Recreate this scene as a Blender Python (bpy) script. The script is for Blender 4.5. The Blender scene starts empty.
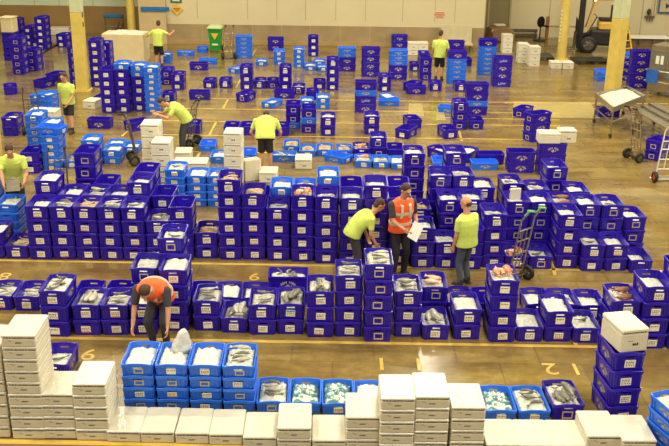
import bpy, bmesh, math, random
from mathutils import Vector, Matrix, noise
PI = math.pi
SC = bpy.context.scene
COL = SC.collection
rnd = random.Random(7)

# ------------------------------------------------------------------ camera
FPX, PITCH, ROLL, CAMH = 938.0, 0.3512, 0.0135, 6.47
CAM = Vector((0, 0, CAMH))
_fw = Vector((0, math.cos(PITCH), -math.sin(PITCH)))
_up0 = Vector((0, math.sin(PITCH), math.cos(PITCH)))
_rt0 = Vector((1, 0, 0))
_rt = math.cos(ROLL) * _rt0 + math.sin(ROLL) * _up0
_up = -math.sin(ROLL) * _rt0 + math.cos(ROLL) * _up0

def at(px, py, z=0.0):
    """where the sight line of a photograph pixel meets the height z"""
    d = FPX * _fw + (px - 334.5) * _rt - (py - 223.0) * _up
    t = (z - CAMH) / d.z
    return CAM + d * t

def at_depth(px, py, Y):
    d = FPX * _fw + (px - 334.5) * _rt - (py - 223.0) * _up
    return CAM + d * (Y / d.y)

def project(P):
    d = Vector(P) - CAM
    z = d.dot(_fw)
    return (334.5 + FPX * d.dot(_rt) / z, 223 - FPX * d.dot(_up) / z)

cam_d = bpy.data.cameras.new('camera')
cam_d.sensor_width = 36.0
cam_d.lens = FPX * 36.0 / 669.0
cam_d.clip_end = 200
cam = bpy.data.objects.new('camera', cam_d)
COL.objects.link(cam)
m3 = Matrix((_rt, _up, -_fw)).transposed()
cam.matrix_world = Matrix.Translation(CAM) @ m3.to_4x4()
SC.camera = cam

# ------------------------------------------------------------------ materials
def sl(c):
    return tuple((x / 12.92 if x <= 0.04045 else ((x + 0.055) / 1.055) ** 2.4) for x in c)
def rgb(r, g, b):
    return sl((r / 255, g / 255, b / 255)) + (1,)
def mat(name, col, rough=0.5, metal=0.0, spec=0.5, noise_amt=0.0, nscale=8.0, bump=0.0, bscale=40.0, coat=0.0, alpha=1.0, trans=0.0, sss=0.0):
    m = bpy.data.materials.new(name)
    m.use_nodes = True
    nt = m.node_tree
    b = nt.nodes['Principled BSDF']
    b.inputs['Base Color'].default_value = col
    b.inputs['Roughness'].default_value = rough
    b.inputs['Metallic'].default_value = metal
    b.inputs['Specular IOR Level'].default_value = spec
    b.inputs['Coat Weight'].default_value = coat
    b.inputs['Alpha'].default_value = alpha
    b.inputs['Transmission Weight'].default_value = trans
    if sss:
        b.inputs['Subsurface Weight'].default_value = sss
        b.inputs['Subsurface Radius'].default_value = (0.02, 0.02, 0.02)
    if noise_amt or bump:
        tc = nt.nodes.new('ShaderNodeTexCoord')
    if noise_amt:
        n = nt.nodes.new('ShaderNodeTexNoise'); n.inputs['Scale'].default_value = nscale; n.inputs['Detail'].default_value = 5
        nt.links.new(tc.outputs['Object'], n.inputs['Vector'])
        r = nt.nodes.new('ShaderNodeMapRange')
        r.inputs['From Min'].default_value = 0.3; r.inputs['From Max'].default_value = 0.7
        r.inputs['To Min'].default_value = 1 - noise_amt; r.inputs['To Max'].default_value = 1 + noise_amt
        nt.links.new(n.outputs['Fac'], r.inputs['Value'])
        mx = nt.nodes.new('ShaderNodeVectorMath'); mx.operation = 'SCALE'
        mx.inputs[0].default_value = col[:3]
        nt.links.new(r.outputs['Result'], mx.inputs['Scale'])
        nt.links.new(mx.outputs['Vector'], b.inputs['Base Color'])
    if bump:
        n2 = nt.nodes.new('ShaderNodeTexNoise'); n2.inputs['Scale'].default_value = bscale; n2.inputs['Detail'].default_value = 4
        nt.links.new(tc.outputs['Object'], n2.inputs['Vector'])
        bp = nt.nodes.new('ShaderNodeBump'); bp.inputs['Strength'].default_value = bump; bp.inputs['Distance'].default_value = 0.02
        nt.links.new(n2.outputs['Fac'], bp.inputs['Height'])
        nt.links.new(bp.outputs['Normal'], b.inputs['Normal'])
    return m

M = {}
M['purple'] = mat('purple_plastic', rgb(46, 23, 168), 0.28, spec=0.4, noise_amt=0.10, nscale=6)
M['blue'] = mat('blue_plastic', rgb(48, 118, 240), 0.30, spec=0.4, noise_amt=0.08, nscale=6)
M['logo'] = mat('faded_print', rgb(196, 180, 132), 0.6)
M['logo_white'] = mat('white_print', rgb(214, 208, 226), 0.6)
M['card'] = mat('card_paper', rgb(252, 244, 216), 0.7, noise_amt=0.08, nscale=30)
M['ink'] = mat('card_ink', rgb(120, 104, 80), 0.7)
M['ink_dark'] = mat('dark_ink', rgb(62, 56, 50), 0.7)
M['cyan_ink'] = mat('cyan_ink', rgb(60, 160, 190), 0.7)
M['card_red'] = mat('card_red', rgb(200, 60, 40), 0.7)
M['holder'] = mat('holder_frame', rgb(206, 186, 140), 0.55)
M['ice'] = mat('crushed_ice', rgb(212, 212, 194), 0.4, spec=0.6, noise_amt=0.2, nscale=16, bump=0.8, bscale=55)
M['foam'] = mat('foam_white', rgb(222, 214, 190), 0.55, noise_amt=0.04, nscale=10, bump=0.15, bscale=120)
M['film'] = mat('wrapped_foam', rgb(216, 211, 192), 0.25, spec=0.6, noise_amt=0.05, nscale=7, bump=0.35, bscale=14)
M['bag'] = mat('clear_bag', rgb(214, 214, 204), 0.2, spec=0.7, noise_amt=0.22, nscale=12, bump=0.8, bscale=30)
M['teal'] = mat('teal_bag', rgb(72, 132, 138), 0.25, bump=0.6, bscale=30)
def _patchy(m, cols, sc):
    nt = m.node_tree; tc = nt.nodes.new('ShaderNodeTexCoord'); n = nt.nodes.new('ShaderNodeTexNoise'); n.inputs['Scale'].default_value = sc; n.inputs['Detail'].default_value = 4; n.inputs['Distortion'].default_value = 0.8
    nt.links.new(tc.outputs['Object'], n.inputs['Vector'])
    r = nt.nodes.new('ShaderNodeValToRGB'); r.color_ramp.interpolation = 'EASE'
    while len(r.color_ramp.elements) < len(cols): r.color_ramp.elements.new(0.5)
    for e, (p, c) in zip(r.color_ramp.elements, cols): e.position = p; e.color = c
    nt.links.new(n.outputs['Fac'], r.inputs['Fac']); nt.links.new(r.outputs['Color'], nt.nodes['Principled BSDF'].inputs['Base Color'])
_patchy(M['teal'], [(0.34, rgb(104, 84, 58)), (0.42, rgb(52, 112, 122)), (0.50, rgb(84, 144, 146)), (0.56, rgb(214, 214, 198)), (0.70, rgb(226, 224, 206))], 9)
M['fish_grey'] = mat('silver_fish_skin', rgb(186, 182, 164), 0.3, noise_amt=0.4, nscale=14)
M['fish_dark'] = mat('dark_fish_skin', rgb(120, 116, 100), 0.3, noise_amt=0.5, nscale=14)
M['fish_orange'] = mat('orange_fish_skin', rgb(196, 126, 84), 0.35, noise_amt=0.3, nscale=12)
M['fish_pink'] = mat('pink_fish_skin', rgb(222, 182, 148), 0.35, noise_amt=0.25, nscale=12)
M['fish_brown'] = mat('brown_fish_skin', rgb(140, 92, 58), 0.35, noise_amt=0.3, nscale=12)
M['beige'] = mat('beige_shellfish', rgb(190, 168, 118), 0.45, noise_amt=0.3, nscale=20)
M['yellow_paint'] = mat('yellow_paint', rgb(214, 188, 92), 0.45, noise_amt=0.10, nscale=4)
M['pale_paint'] = mat('pale_green_paint', rgb(196, 200, 156), 0.5, noise_amt=0.05, nscale=4)
M['steel'] = mat('stainless_steel', rgb(176, 168, 148), 0.3, metal=0.85, noise_amt=0.1, nscale=8)
M['steel_dark'] = mat('dull_steel', rgb(120, 112, 96), 0.4, metal=0.7, noise_amt=0.15, nscale=8)
M['black'] = mat('black_rubber', rgb(26, 25, 24), 0.55)
M['black_paint'] = mat('black_machine_paint', rgb(34, 32, 30), 0.4, noise_amt=0.2, nscale=6)
M['red_hub'] = mat('red_hub', rgb(200, 62, 30), 0.45)
M['white_plastic'] = mat('white_plastic', rgb(236, 232, 214), 0.5)
M['paper'] = mat('white_paper', rgb(244, 242, 232), 0.7)

# ------------------------------------------------------------------ mesh builder
class MB:
    def __init__(s):
        s.v = []; s.f = []; s.m = []
    def add(s, vs, fs, mi=0, mtx=None):
        o = len(s.v)
        for p in vs:
            p = Vector(p)
            s.v.append(mtx @ p if mtx else p)
        for f in fs:
            s.f.append([i + o for i in f]); s.m.append(mi)
    def box(s, c, d, mi=0, rot=None, taper=None):
        x, y, z = d[0] / 2, d[1] / 2, d[2] / 2
        t = taper or 1.0
        vs = [(-x * t, -y * t, -z), (x * t, -y * t, -z), (x * t, y * t, -z), (-x * t, y * t, -z), (-x, -y, z), (x, -y, z), (x, y, z), (-x, y, z)]
        fs = [(3, 2, 1, 0), (4, 5, 6, 7), (0, 1, 5, 4), (1, 2, 6, 5), (2, 3, 7, 6), (3, 0, 4, 7)]
        mt = Matrix.Translation(Vector(c))
        if rot is not None: mt = mt @ rot.to_4x4()
        s.add(vs, fs, mi, mt)
    def rbox(s, c, d, b=0.01, mi=0, rot=None):
        """box with chamfered edges"""
        x, y, z = d[0] / 2, d[1] / 2, d[2] / 2
        b = min(b, x * .49, y * .49, z * .49)
        vs = []; fs = []
        rings = [(x - b, y - b, -z, b * .0), (x, y, -z + b, b), (x, y, z - b, b), (x - b, y - b, z, 0)]
        for (a, e, zz, cb) in rings:
            k = b
            vs += [(-a + k, -e, zz), (a - k, -e, zz), (a, -e + k, zz), (a, e - k, zz), (a - k, e, zz), (-a + k, e, zz), (-a, e - k, zz), (-a, -e + k, zz)]
        for r in range(3):
            for i in range(8):
                j = (i + 1) % 8
                fs.append((r * 8 + i, r * 8 + j, r * 8 + 8 + j, r * 8 + 8 + i))
        fs.append(tuple(range(7, -1, -1))); fs.append(tuple(range(24, 32)))
        mt = Matrix.Translation(Vector(c))
        if rot is not None: mt = mt @ rot.to_4x4()
        s.add(vs, fs, mi, mt)
    def cyl(s, p0, p1, r, n=10, mi=0, r1=None):
        p0 = Vector(p0); p1 = Vector(p1)
        r1 = r if r1 is None else r1
        ax = (p1 - p0).normalized()
        a = ax.orthogonal().normalized(); b = ax.cross(a)
        vs = []
        for (p, rr) in ((p0, r), (p1, r1)):
            for i in range(n):
                t = 2 * PI * i / n
                vs.append(p + a * (rr * math.cos(t)) + b * (rr * math.sin(t)))
        fs = [(i, (i + 1) % n, n + (i + 1) % n, n + i) for i in range(n)]
        fs.append(tuple(range(n - 1, -1, -1))); fs.append(tuple(range(n, 2 * n)))
        s.add(vs, fs, mi)
    def tube(s, pts, r, n=8, mi=0):
        pts = [Vector(p) for p in pts]
        for i in range(len(pts) - 1):
            s.cyl(pts[i], pts[i + 1], r, n, mi)
        for p in pts[1:-1]:
            s.sph(p, (r, r, r), 8, 5, mi)
    def sph(s, c, rad, nu=12, nv=8, mi=0, rot=None):
        vs = [(0, 0, -rad[2])]
        for j in range(1, nv):
            ph = -PI / 2 + PI * j / nv
            for i in range(nu):
                t = 2 * PI * i / nu
                vs.append((rad[0] * math.cos(ph) * math.cos(t), rad[1] * math.cos(ph) * math.sin(t), rad[2] * math.sin(ph)))
        vs.append((0, 0, rad[2]))
        fs = []
        for i in range(nu):
            fs.append((0, 1 + (i + 1) % nu, 1 + i))
        for j in range(nv - 2):
            for i in range(nu):
                a = 1 + j * nu + i; b = 1 + j * nu + (i + 1) % nu
                fs.append((a, b, b + nu, a + nu))
        o = 1 + (nv - 2) * nu
        for i in range(nu):
            fs.append((o + i, o + (i + 1) % nu, len(vs) - 1))
        mt = Matrix.Translation(Vector(c))
        if rot is not None: mt = mt @ rot.to_4x4()
        s.add(vs, fs, mi, mt)
    def loft(s, rings, mi=0, cap=True):
        n = len(rings[0]); vs = [p for r in rings for p in r]; fs = []
        for k in range(len(rings) - 1):
            for i in range(n):
                j = (i + 1) % n
                fs.append((k * n + i, k * n + j, k * n + n + j, k * n + n + i))
        if cap:
            fs.append(tuple(range(n - 1, -1, -1))); fs.append(tuple(range((len(rings) - 1) * n, len(rings) * n)))
        s.add(vs, fs, mi)
    def prism(s, poly, axis0, axis1, org, thick, mi=0):
        """polygon in the plane (axis0, axis1) pushed out along their normal by thick"""
        a0 = Vector(axis0); a1 = Vector(axis1); nrm = a0.cross(a1).normalized() * thick; o = Vector(org)
        n = len(poly)
        vs = [o + a0 * p[0] + a1 * p[1] for p in poly] + [o + a0 * p[0] + a1 * p[1] + nrm for p in poly]
        fs = [tuple(range(n - 1, -1, -1)), tuple(range(n, 2 * n))] + [(i, (i + 1) % n, n + (i + 1) % n, n + i) for i in range(n)]
        s.add(vs, fs, mi)
    def mesh(s, name, mats, smooth=False):
        me = bpy.data.meshes.new(name)
        me.from_pydata([tuple(p) for p in s.v], [], s.f)
        for m in (mats if isinstance(mats, (list, tuple)) else [mats]):
            me.materials.append(m)
        me.polygons.foreach_set('material_index', s.m)
        bm = bmesh.new(); bm.from_mesh(me)
        bmesh.ops.recalc_face_normals(bm, faces=bm.faces)
        bm.to_mesh(me); bm.free()
        if smooth:
            me.polygons.foreach_set('use_smooth', [True] * len(me.polygons))
        me.update()
        return me
    def build(s, name, mats, parent=None, smooth=False, loc=None, rz=0):
        return obj(name, s.mesh(name, mats, smooth), parent, loc, rz)

def obj(name, me, parent=None, loc=None, rz=0):
    o = bpy.data.objects.new(name, me)
    COL.objects.link(o)
    if parent: o.parent = parent
    if loc is not None: o.location = loc
    o.rotation_euler = (0, 0, rz)
    return o
def tag(o, label, cat, group=None, kind=None):
    o['label'] = label; o['category'] = cat
    if group: o['group'] = group
    if kind: o['kind'] = kind
    return o
def thing(name, label, cat, loc=(0, 0, 0), rz=0, group=None):
    o = bpy.data.objects.new(name, None)
    COL.objects.link(o)
    o.empty_display_size = 0.1
    o.location = loc; o.rotation_euler = (0, 0, rz)
    return tag(o, label, cat, group)
def struct(name, mb, mats, label=None, smooth=False):
    o = mb.build(name, mats, smooth=smooth)
    o['kind'] = 'structure'
    if label: o['label'] = label
    return o
def rotz(a): return Matrix.Rotation(a, 3, 'Z')
# ------------------------------------------------------------------ crate meshes
DIM = {'P': (0.413, 0.648, 0.252), 'L': (0.415, 0.640, 0.168)}
def crate_loop(w, l, z, r, hz=0.0, hw=0.058):
    w2, l2 = w / 2, l / 2
    pts = [(-hw, -l2, z + hz), (hw, -l2, z + hz)]
    def arc(cx, cy, a0):
        return [(cx + r * math.cos(a0 + k * PI / 4), cy + r * math.sin(a0 + k * PI / 4), z) for k in range(3)]
    pts += arc(w2 - r, -l2 + r, -PI / 2) + arc(w2 - r, l2 - r, 0)
    pts += [(hw, l2, z + hz), (-hw, l2, z + hz)]
    pts += arc(-w2 + r, l2 - r, PI / 2) + arc(-w2 + r, -l2 + r, PI)
    return pts
def crate_mesh(kind, mtl, logo):
    W, L, H = DIM[kind]
    bw, bl = W - 0.056, L - 0.066
    mb = MB()
    lip = H - 0.036
    def wl(z):                       # outer wall size at height z
        t = z / lip
        return bw + (W - 0.028 - bw) * t, bl + (L - 0.028 - bl) * t
    zl, zh = lip - 0.030, lip - 0.006
    R = 0.03
    spec = [(bw, bl, 0.0, 0), (*wl(zl), zl, 0), (*wl(zh), zh, 0), (*wl(lip), lip, 0), (W, L, lip, 0.0), (W, L, H - 0.004, 0.010), (W - 0.006, L - 0.006, H, 0.012),
            (W - 0.030, L - 0.030, H, 0.012), (wl(zh)[0] - 0.010, wl(zh)[1] - 0.010, zh, 0), (wl(zl)[0] - 0.010, wl(zl)[1] - 0.010, zl, 0), (bw - 0.012, bl - 0.012, 0.010, 0)]
    loops = [crate_loop(a, b, z, R, hz) for a, b, z, hz in spec]
    n = 16
    vs = [p for lp in loops for p in lp]; fs = []
    hole = {(1, 0), (1, 8), (8, 0), (8, 8)}
    for k in range(len(loops) - 1):
        for i in range(n):
            if (k, i) in hole: continue
            j = (i + 1) % n
            fs.append((k * n + i, k * n + j, k * n + n + j, k * n + n + i))
    for e in (0, 8):                 # the hand hole goes right through the end wall
        o0, o1, i0, i1 = 1 * n, 2 * n, 9 * n, 8 * n
        fs.append((o0 + e, o0 + e + 1, i0 + e + 1, i0 + e)); fs.append((o1 + e, o1 + e + 1, i1 + e + 1, i1 + e))
        fs.append((o0 + e, o1 + e, i1 + e, i0 + e)); fs.append((o0 + e + 1, o1 + e + 1, i1 + e + 1, i0 + e + 1))
    fs.append(tuple(range(n - 1, -1, -1))); fs.append(tuple(10 * n + i for i in range(n)))
    mb.add(vs, fs, 0)
    # ribs under the lip
    for sy in (-1, 1):
        for x in (-0.155, -0.105, 0.105, 0.155):
            y0, y1 = bl / 2, wl(lip)[1] / 2
            vsr = [(x - .008, sy * (y0 - .004), 0.004), (x + .008, sy * (y0 - .004), 0.004), (x - .008, sy * (y1 - .004), lip), (x + .008, sy * (y1 - .004), lip),
                   (x - .008, sy * (y0 + .010), 0.004), (x + .008, sy * (y0 + .010), 0.004), (x - .008, sy * (y1 + .010), lip), (x + .008, sy * (y1 + .010), lip)]
            mb.add(vsr, [(0, 1, 3, 2), (4, 5, 7, 6), (0, 4, 6, 2), (1, 5, 7, 3), (0, 1, 5, 4), (2, 3, 7, 6)], 0)
    for sx in (-1, 1):
        for y in (-0.27, -0.215, 0.215, 0.27):
            x0, x1 = bw / 2, wl(lip)[0] / 2
            vsr = [(sx * (x0 - .004), y - .008, 0.004), (sx * (x0 - .004), y + .008, 0.004), (sx * (x1 - .004), y - .008, lip), (sx * (x1 - .004), y + .008, lip),
                   (sx * (x0 + .010), y - .008, 0.004), (sx * (x0 + .010), y + .008, 0.004), (sx * (x1 + .010), y - .008, lip), (sx * (x1 + .010), y + .008, lip)]
            mb.add(vsr, [(0, 1, 3, 2), (4, 5, 7, 6), (0, 4, 6, 2), (1, 5, 7, 3), (0, 1, 5, 4), (2, 3, 7, 6)], 0)
    # printed emblem on the long sides: an arch of letters above a little fish, or a line of script
    sc = H / 0.252
    def pt(sx, u, v):                # u along the side (reading direction), v height
        x = (bw + (W - 0.028 - bw) * (v / lip)) / 2 + 0.0015
        return (sx * x, u * sx, v)
    for sx in (-1, 1):
        def quad(q): mb.add([pt(sx, a, b * sc) for a, b in q], [tuple(range(len(q)))], 1)
        if logo == 'arch':
            for k in range(11):
                if k == 5: continue
                a = PI * (0.12 + 0.76 * k / 10)
                cx, cy = -0.115 * math.cos(a), 0.075 + 0.075 * math.sin(a)
                tx, ty = math.sin(a), math.cos(a) * 0.62
                ln = math.hypot(tx, ty); tx /= ln; ty /= ln
                h = 0.017 + 0.004 * (k % 3)
                w_ = 0.0075
                quad([(cx - tx * w_ + ty * h, cy - ty * w_ - tx * h), (cx + tx * w_ + ty * h, cy + ty * w_ - tx * h), (cx + tx * w_ - ty * h, cy + ty * w_ + tx * h), (cx - tx * w_ - ty * h, cy - ty * w_ + tx * h)])
            quad([(-0.05, 0.075), (-0.02, 0.055), (0.02, 0.055), (0.045, 0.075), (0.02, 0.098), (-0.02, 0.098)])
            quad([(0.045, 0.075), (0.072, 0.05), (0.066, 0.075), (0.072, 0.1)])
            quad([(-0.014, 0.098), (0.012, 0.098), (0.0, 0.122)])
            quad([(-0.015, 0.055), (0.006, 0.055), (0.0, 0.028)])
        else:
            for k in range(9):
                x0 = -0.12 + k * 0.028
                h = (0.075, 0.04, 0.055, 0.045, 0.08, 0.04, 0.05, 0.07, 0.04)[k]
                y0 = 0.07 + 0.004 * k - (0.025 if k in (1, 7) else 0)
                quad([(x0, y0), (x0 + 0.009, y0), (x0 + 0.022, y0 + h), (x0 + 0.012, y0 + h)])
                quad([(x0 + 0.006, y0), (x0 + 0.028, y0 + 0.012), (x0 + 0.028, y0 + 0.02), (x0 + 0.006, y0 + 0.01)])
    return mb.mesh('fish_crate', [mtl, M['logo'] if logo == 'arch' else M['logo_white']])
CM = {'P': crate_mesh('P', M['purple'], 'arch'), 'S': crate_mesh('P', M['purple'], 'script'), 'L': crate_mesh('L', M['blue'], 'arch')}
DIM['S'] = DIM['P']

def card_mesh(kind, var, Hc):
    W, L, H = DIM['P' if Hc else 'L']
    mb = MB()
    w, h = (0.138, 0.110) if Hc else (0.120, 0.080)
    if kind == 'c':
        mb.rbox((0, 0, 0), (w, 0.006, h), 0.002, 0)
        r = random.Random(var)
        for k in range(3):
            z = h * (0.22 - 0.24 * k)
            x = -w * 0.40
            while x < w * 0.36:
                l = r.uniform(0.008, 0.026)
                l = min(l, w * 0.42 - x)
                mb.box((x + l / 2, -0.0036, z), (l, 0.001, h * (0.10 if k else 0.14)), 1)
                x += l + r.uniform(0.004, 0.012)
            if var == 2: break
        if var == 3: mb.box((0, -0.0037, h * 0.36), (w * 0.94, 0.001, h * 0.22), 2)
        if var == 4: mb.box((0, -0.0037, -h * 0.42), (w * 0.98, 0.001, h * 0.10), 3)
    else:
        t = 0.015
        mb.box((0, 0, h / 2 - t / 2), (w, 0.007, t)); mb.box((0, 0, -h / 2 + t / 2), (w, 0.007, t))
        mb.box((-w / 2 + t / 2, 0, 0), (t, 0.007, h - 2 * t)); mb.box((w / 2 - t / 2, 0, 0), (t, 0.007, h - 2 * t))
    return mb.mesh('price_card' if kind == 'c' else 'card_holder', [M['card'] if kind == 'c' else M['holder'], M['ink'], M['cyan_ink'], M['card_red']])
CARD = {}
for hc in (0, 1):
    for v in range(5): CARD[('c', v, hc)] = card_mesh('c', v, hc)
    CARD[('k', 0, hc)] = card_mesh('k', 0, hc)

# ------------------------------------------------------------------ what lies in the crates
def heap_mesh(seed, kind, lvl, rough, mtl, name):
    W, L, H = DIM[kind]
    w, l = W - 0.066, L - 0.074
    nx, ny = 12, 18
    mb = MB(); vs = []
    r = random.Random(seed)
    ox, oy = r.uniform(0, 50), r.uniform(0, 50)
    tilt = r.uniform(-0.02, 0.02)
    for j in range(ny + 1):
        for i in range(nx + 1):
            u, v = i / nx * 2 - 1, j / ny * 2 - 1
            dome = (1 - u ** 4) * (1 - v ** 4)
            z = H * lvl + rough * 0.9 * dome + tilt * v
            z += rough * noise.noise(Vector((ox + u * 2.2, oy + v * 3.2, 0))) * (0.4 + 0.6 * dome) + 0.75 * rough * noise.noise(Vector((ox + u * 6, oy + v * 9, 3)))
            edge = max(abs(u), abs(v)) > 0.999
            if edge: z = min(z, H - 0.015)
            z = max(z, 0.03)
            z_in = (w - 0.018) / w if edge else 1.0
            vs.append((u * w / 2 * (0.985 if lvl > 0.6 else 0.962) * (1 - 0.06 * v ** 8), v * l / 2 * (0.985 if lvl > 0.6 else 0.968) * (1 - 0.035 * u ** 8), z))
    fs = []
    st = nx + 1
    for j in range(ny):
        for i in range(nx):
            a = j * st + i
            fs.append((a, a + 1, a + 1 + st, a + st))
    rim = [i for i in range(st)] + [j * st + nx for j in range(1, ny + 1)] + [ny * st + i for i in range(nx - 1, -1, -1)] + [j * st for j in range(ny - 1, 0, -1)]
    b0 = len(vs)
    for i in rim:
        x, y, z = vs[i]
        vs.append((x * 0.945, y * 0.955, 0.013))
    m = len(rim)
    for k in range(m):
        fs.append((rim[k], rim[(k + 1) % m], b0 + (k + 1) % m, b0 + k))
    fs.append(tuple(b0 + k for k in range(m)))
    mb.add(vs, fs)
    return mb.mesh(name, mtl, smooth=True)
ICE = {k: [heap_mesh(10 + i, k, (0.62, 0.70, 0.56, 0.66, 0.74, 0.60)[i], 0.035, M['ice'], 'ice_heap') for i in range(6)] for k in 'PL'}
ICELO = {k: [heap_mesh(110 + i, k, (0.46, 0.54, 0.42, 0.50, 0.58, 0.48)[i], 0.032, M['ice'], 'ice_heap') for i in range(6)] for k in 'PL'}
BAGS = {k: [heap_mesh(40 + i, k, 0.62, 0.06, M['bag'], 'bagged_ice') for i in range(3)] for k in 'PL'}
TEAL = {k: [heap_mesh(60 + i, k, 0.62, 0.055, M['teal'], 'teal_bag') for i in range(2)] for k in 'PL'}
BEIGE = {k: [heap_mesh(70 + i, k, 0.50, 0.05, M['beige'], 'shellfish_heap') for i in range(2)] for k in 'PL'}
def fish_mesh(mtl, length, deep, thick, bend):
    mb = MB(); rings = []
    prof = [(0.0, 0.05), (0.05, 0.42), (0.14, 0.8), (0.28, 1.0), (0.45, 0.95), (0.62, 0.68), (0.75, 0.38), (0.83, 0.22)]
    for t, h in prof:
        x = (t - 0.5) * length
        cy = bend * (t - 0.4) ** 2
        ring = []
        for k in range(8):
            a = 2 * PI * k / 8
            ring.append((x, cy + deep * h * math.cos(a) / 2, thick * (h ** 0.7) * math.sin(a) / 2))
        rings.append(ring)
    mb.loft(rings, 0)
    xe = 0.33 * length; ye = bend * 0.43 ** 2
    mb.prism([(xe - 0.01, ye), (0.5 * length, ye + deep * 0.55 + bend * .1), (0.455 * length, ye), (0.5 * length, ye - deep * 0.55 + bend * .1)], (1, 0, 0), (0, 1, 0), (0, 0, -0.003), 0.006, 0)
    mb.prism([(-0.16 * length, deep * 0.4), (0.12 * length, deep * 0.35), (0.04 * length, deep * 0.68), (-0.1 * length, deep * 0.7)], (1, 0, 0), (0, 1, 0), (0, 0, -0.003), 0.006, 0)
    mb.sph((-0.40 * length, deep * 0.12, thick * 0.28), (0.008, 0.008, 0.006), 8, 5, 1)
    return mb.mesh('fish', [mtl, M['ink_dark']], smooth=True)
FISH = {'f': [fish_mesh(M['fish_grey'], 0.30, 0.075, 0.05, 0.1), fish_mesh(M['fish_dark'], 0.26, 0.05, 0.04, 0.3), fish_mesh(M['fish_dark'], 0.22, 0.045, 0.035, -0.25)],
        'g': [fish_mesh(M['fish_grey'], 0.42, 0.12, 0.08, 0.15), fish_mesh(M['fish_dark'], 0.40, 0.11, 0.07, -0.15)],
        'o': [fish_mesh(M['fish_orange'], 0.32, 0.13, 0.07, 0.1), fish_mesh(M['fish_pink'], 0.28, 0.12, 0.07, -0.15)],
        'b': [fish_mesh(M['fish_brown'], 0.36, 0.14, 0.09, 0.1), fish_mesh(M['fish_brown'], 0.30, 0.12, 0.08, -0.1)],
        's': [fish_mesh(M['fish_pink'], 0.26, 0.04, 0.035, 0.4), fish_mesh(M['beige'], 0.28, 0.04, 0.035, -0.3)]}
NAMEF = {'f': 'slender grey fish', 'g': 'large grey fish', 'o': 'orange fish', 'b': 'large brown fish', 's': 'pale thin fish'}

ORD = ['zeroth', 'first', 'second', 'third', 'fourth', 'fifth', 'sixth', 'seventh', 'eighth', 'ninth', 'tenth', 'eleventh', 'twelfth', 'thirteenth', 'fourteenth', 'fifteenth', 'sixteenth', 'seventeenth', 'eighteenth', 'nineteenth', 'twentieth',
       'twenty-first', 'twenty-second', 'twenty-third', 'twenty-fourth', 'twenty-fifth', 'twenty-sixth', 'twenty-seventh', 'twenty-eighth']
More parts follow.
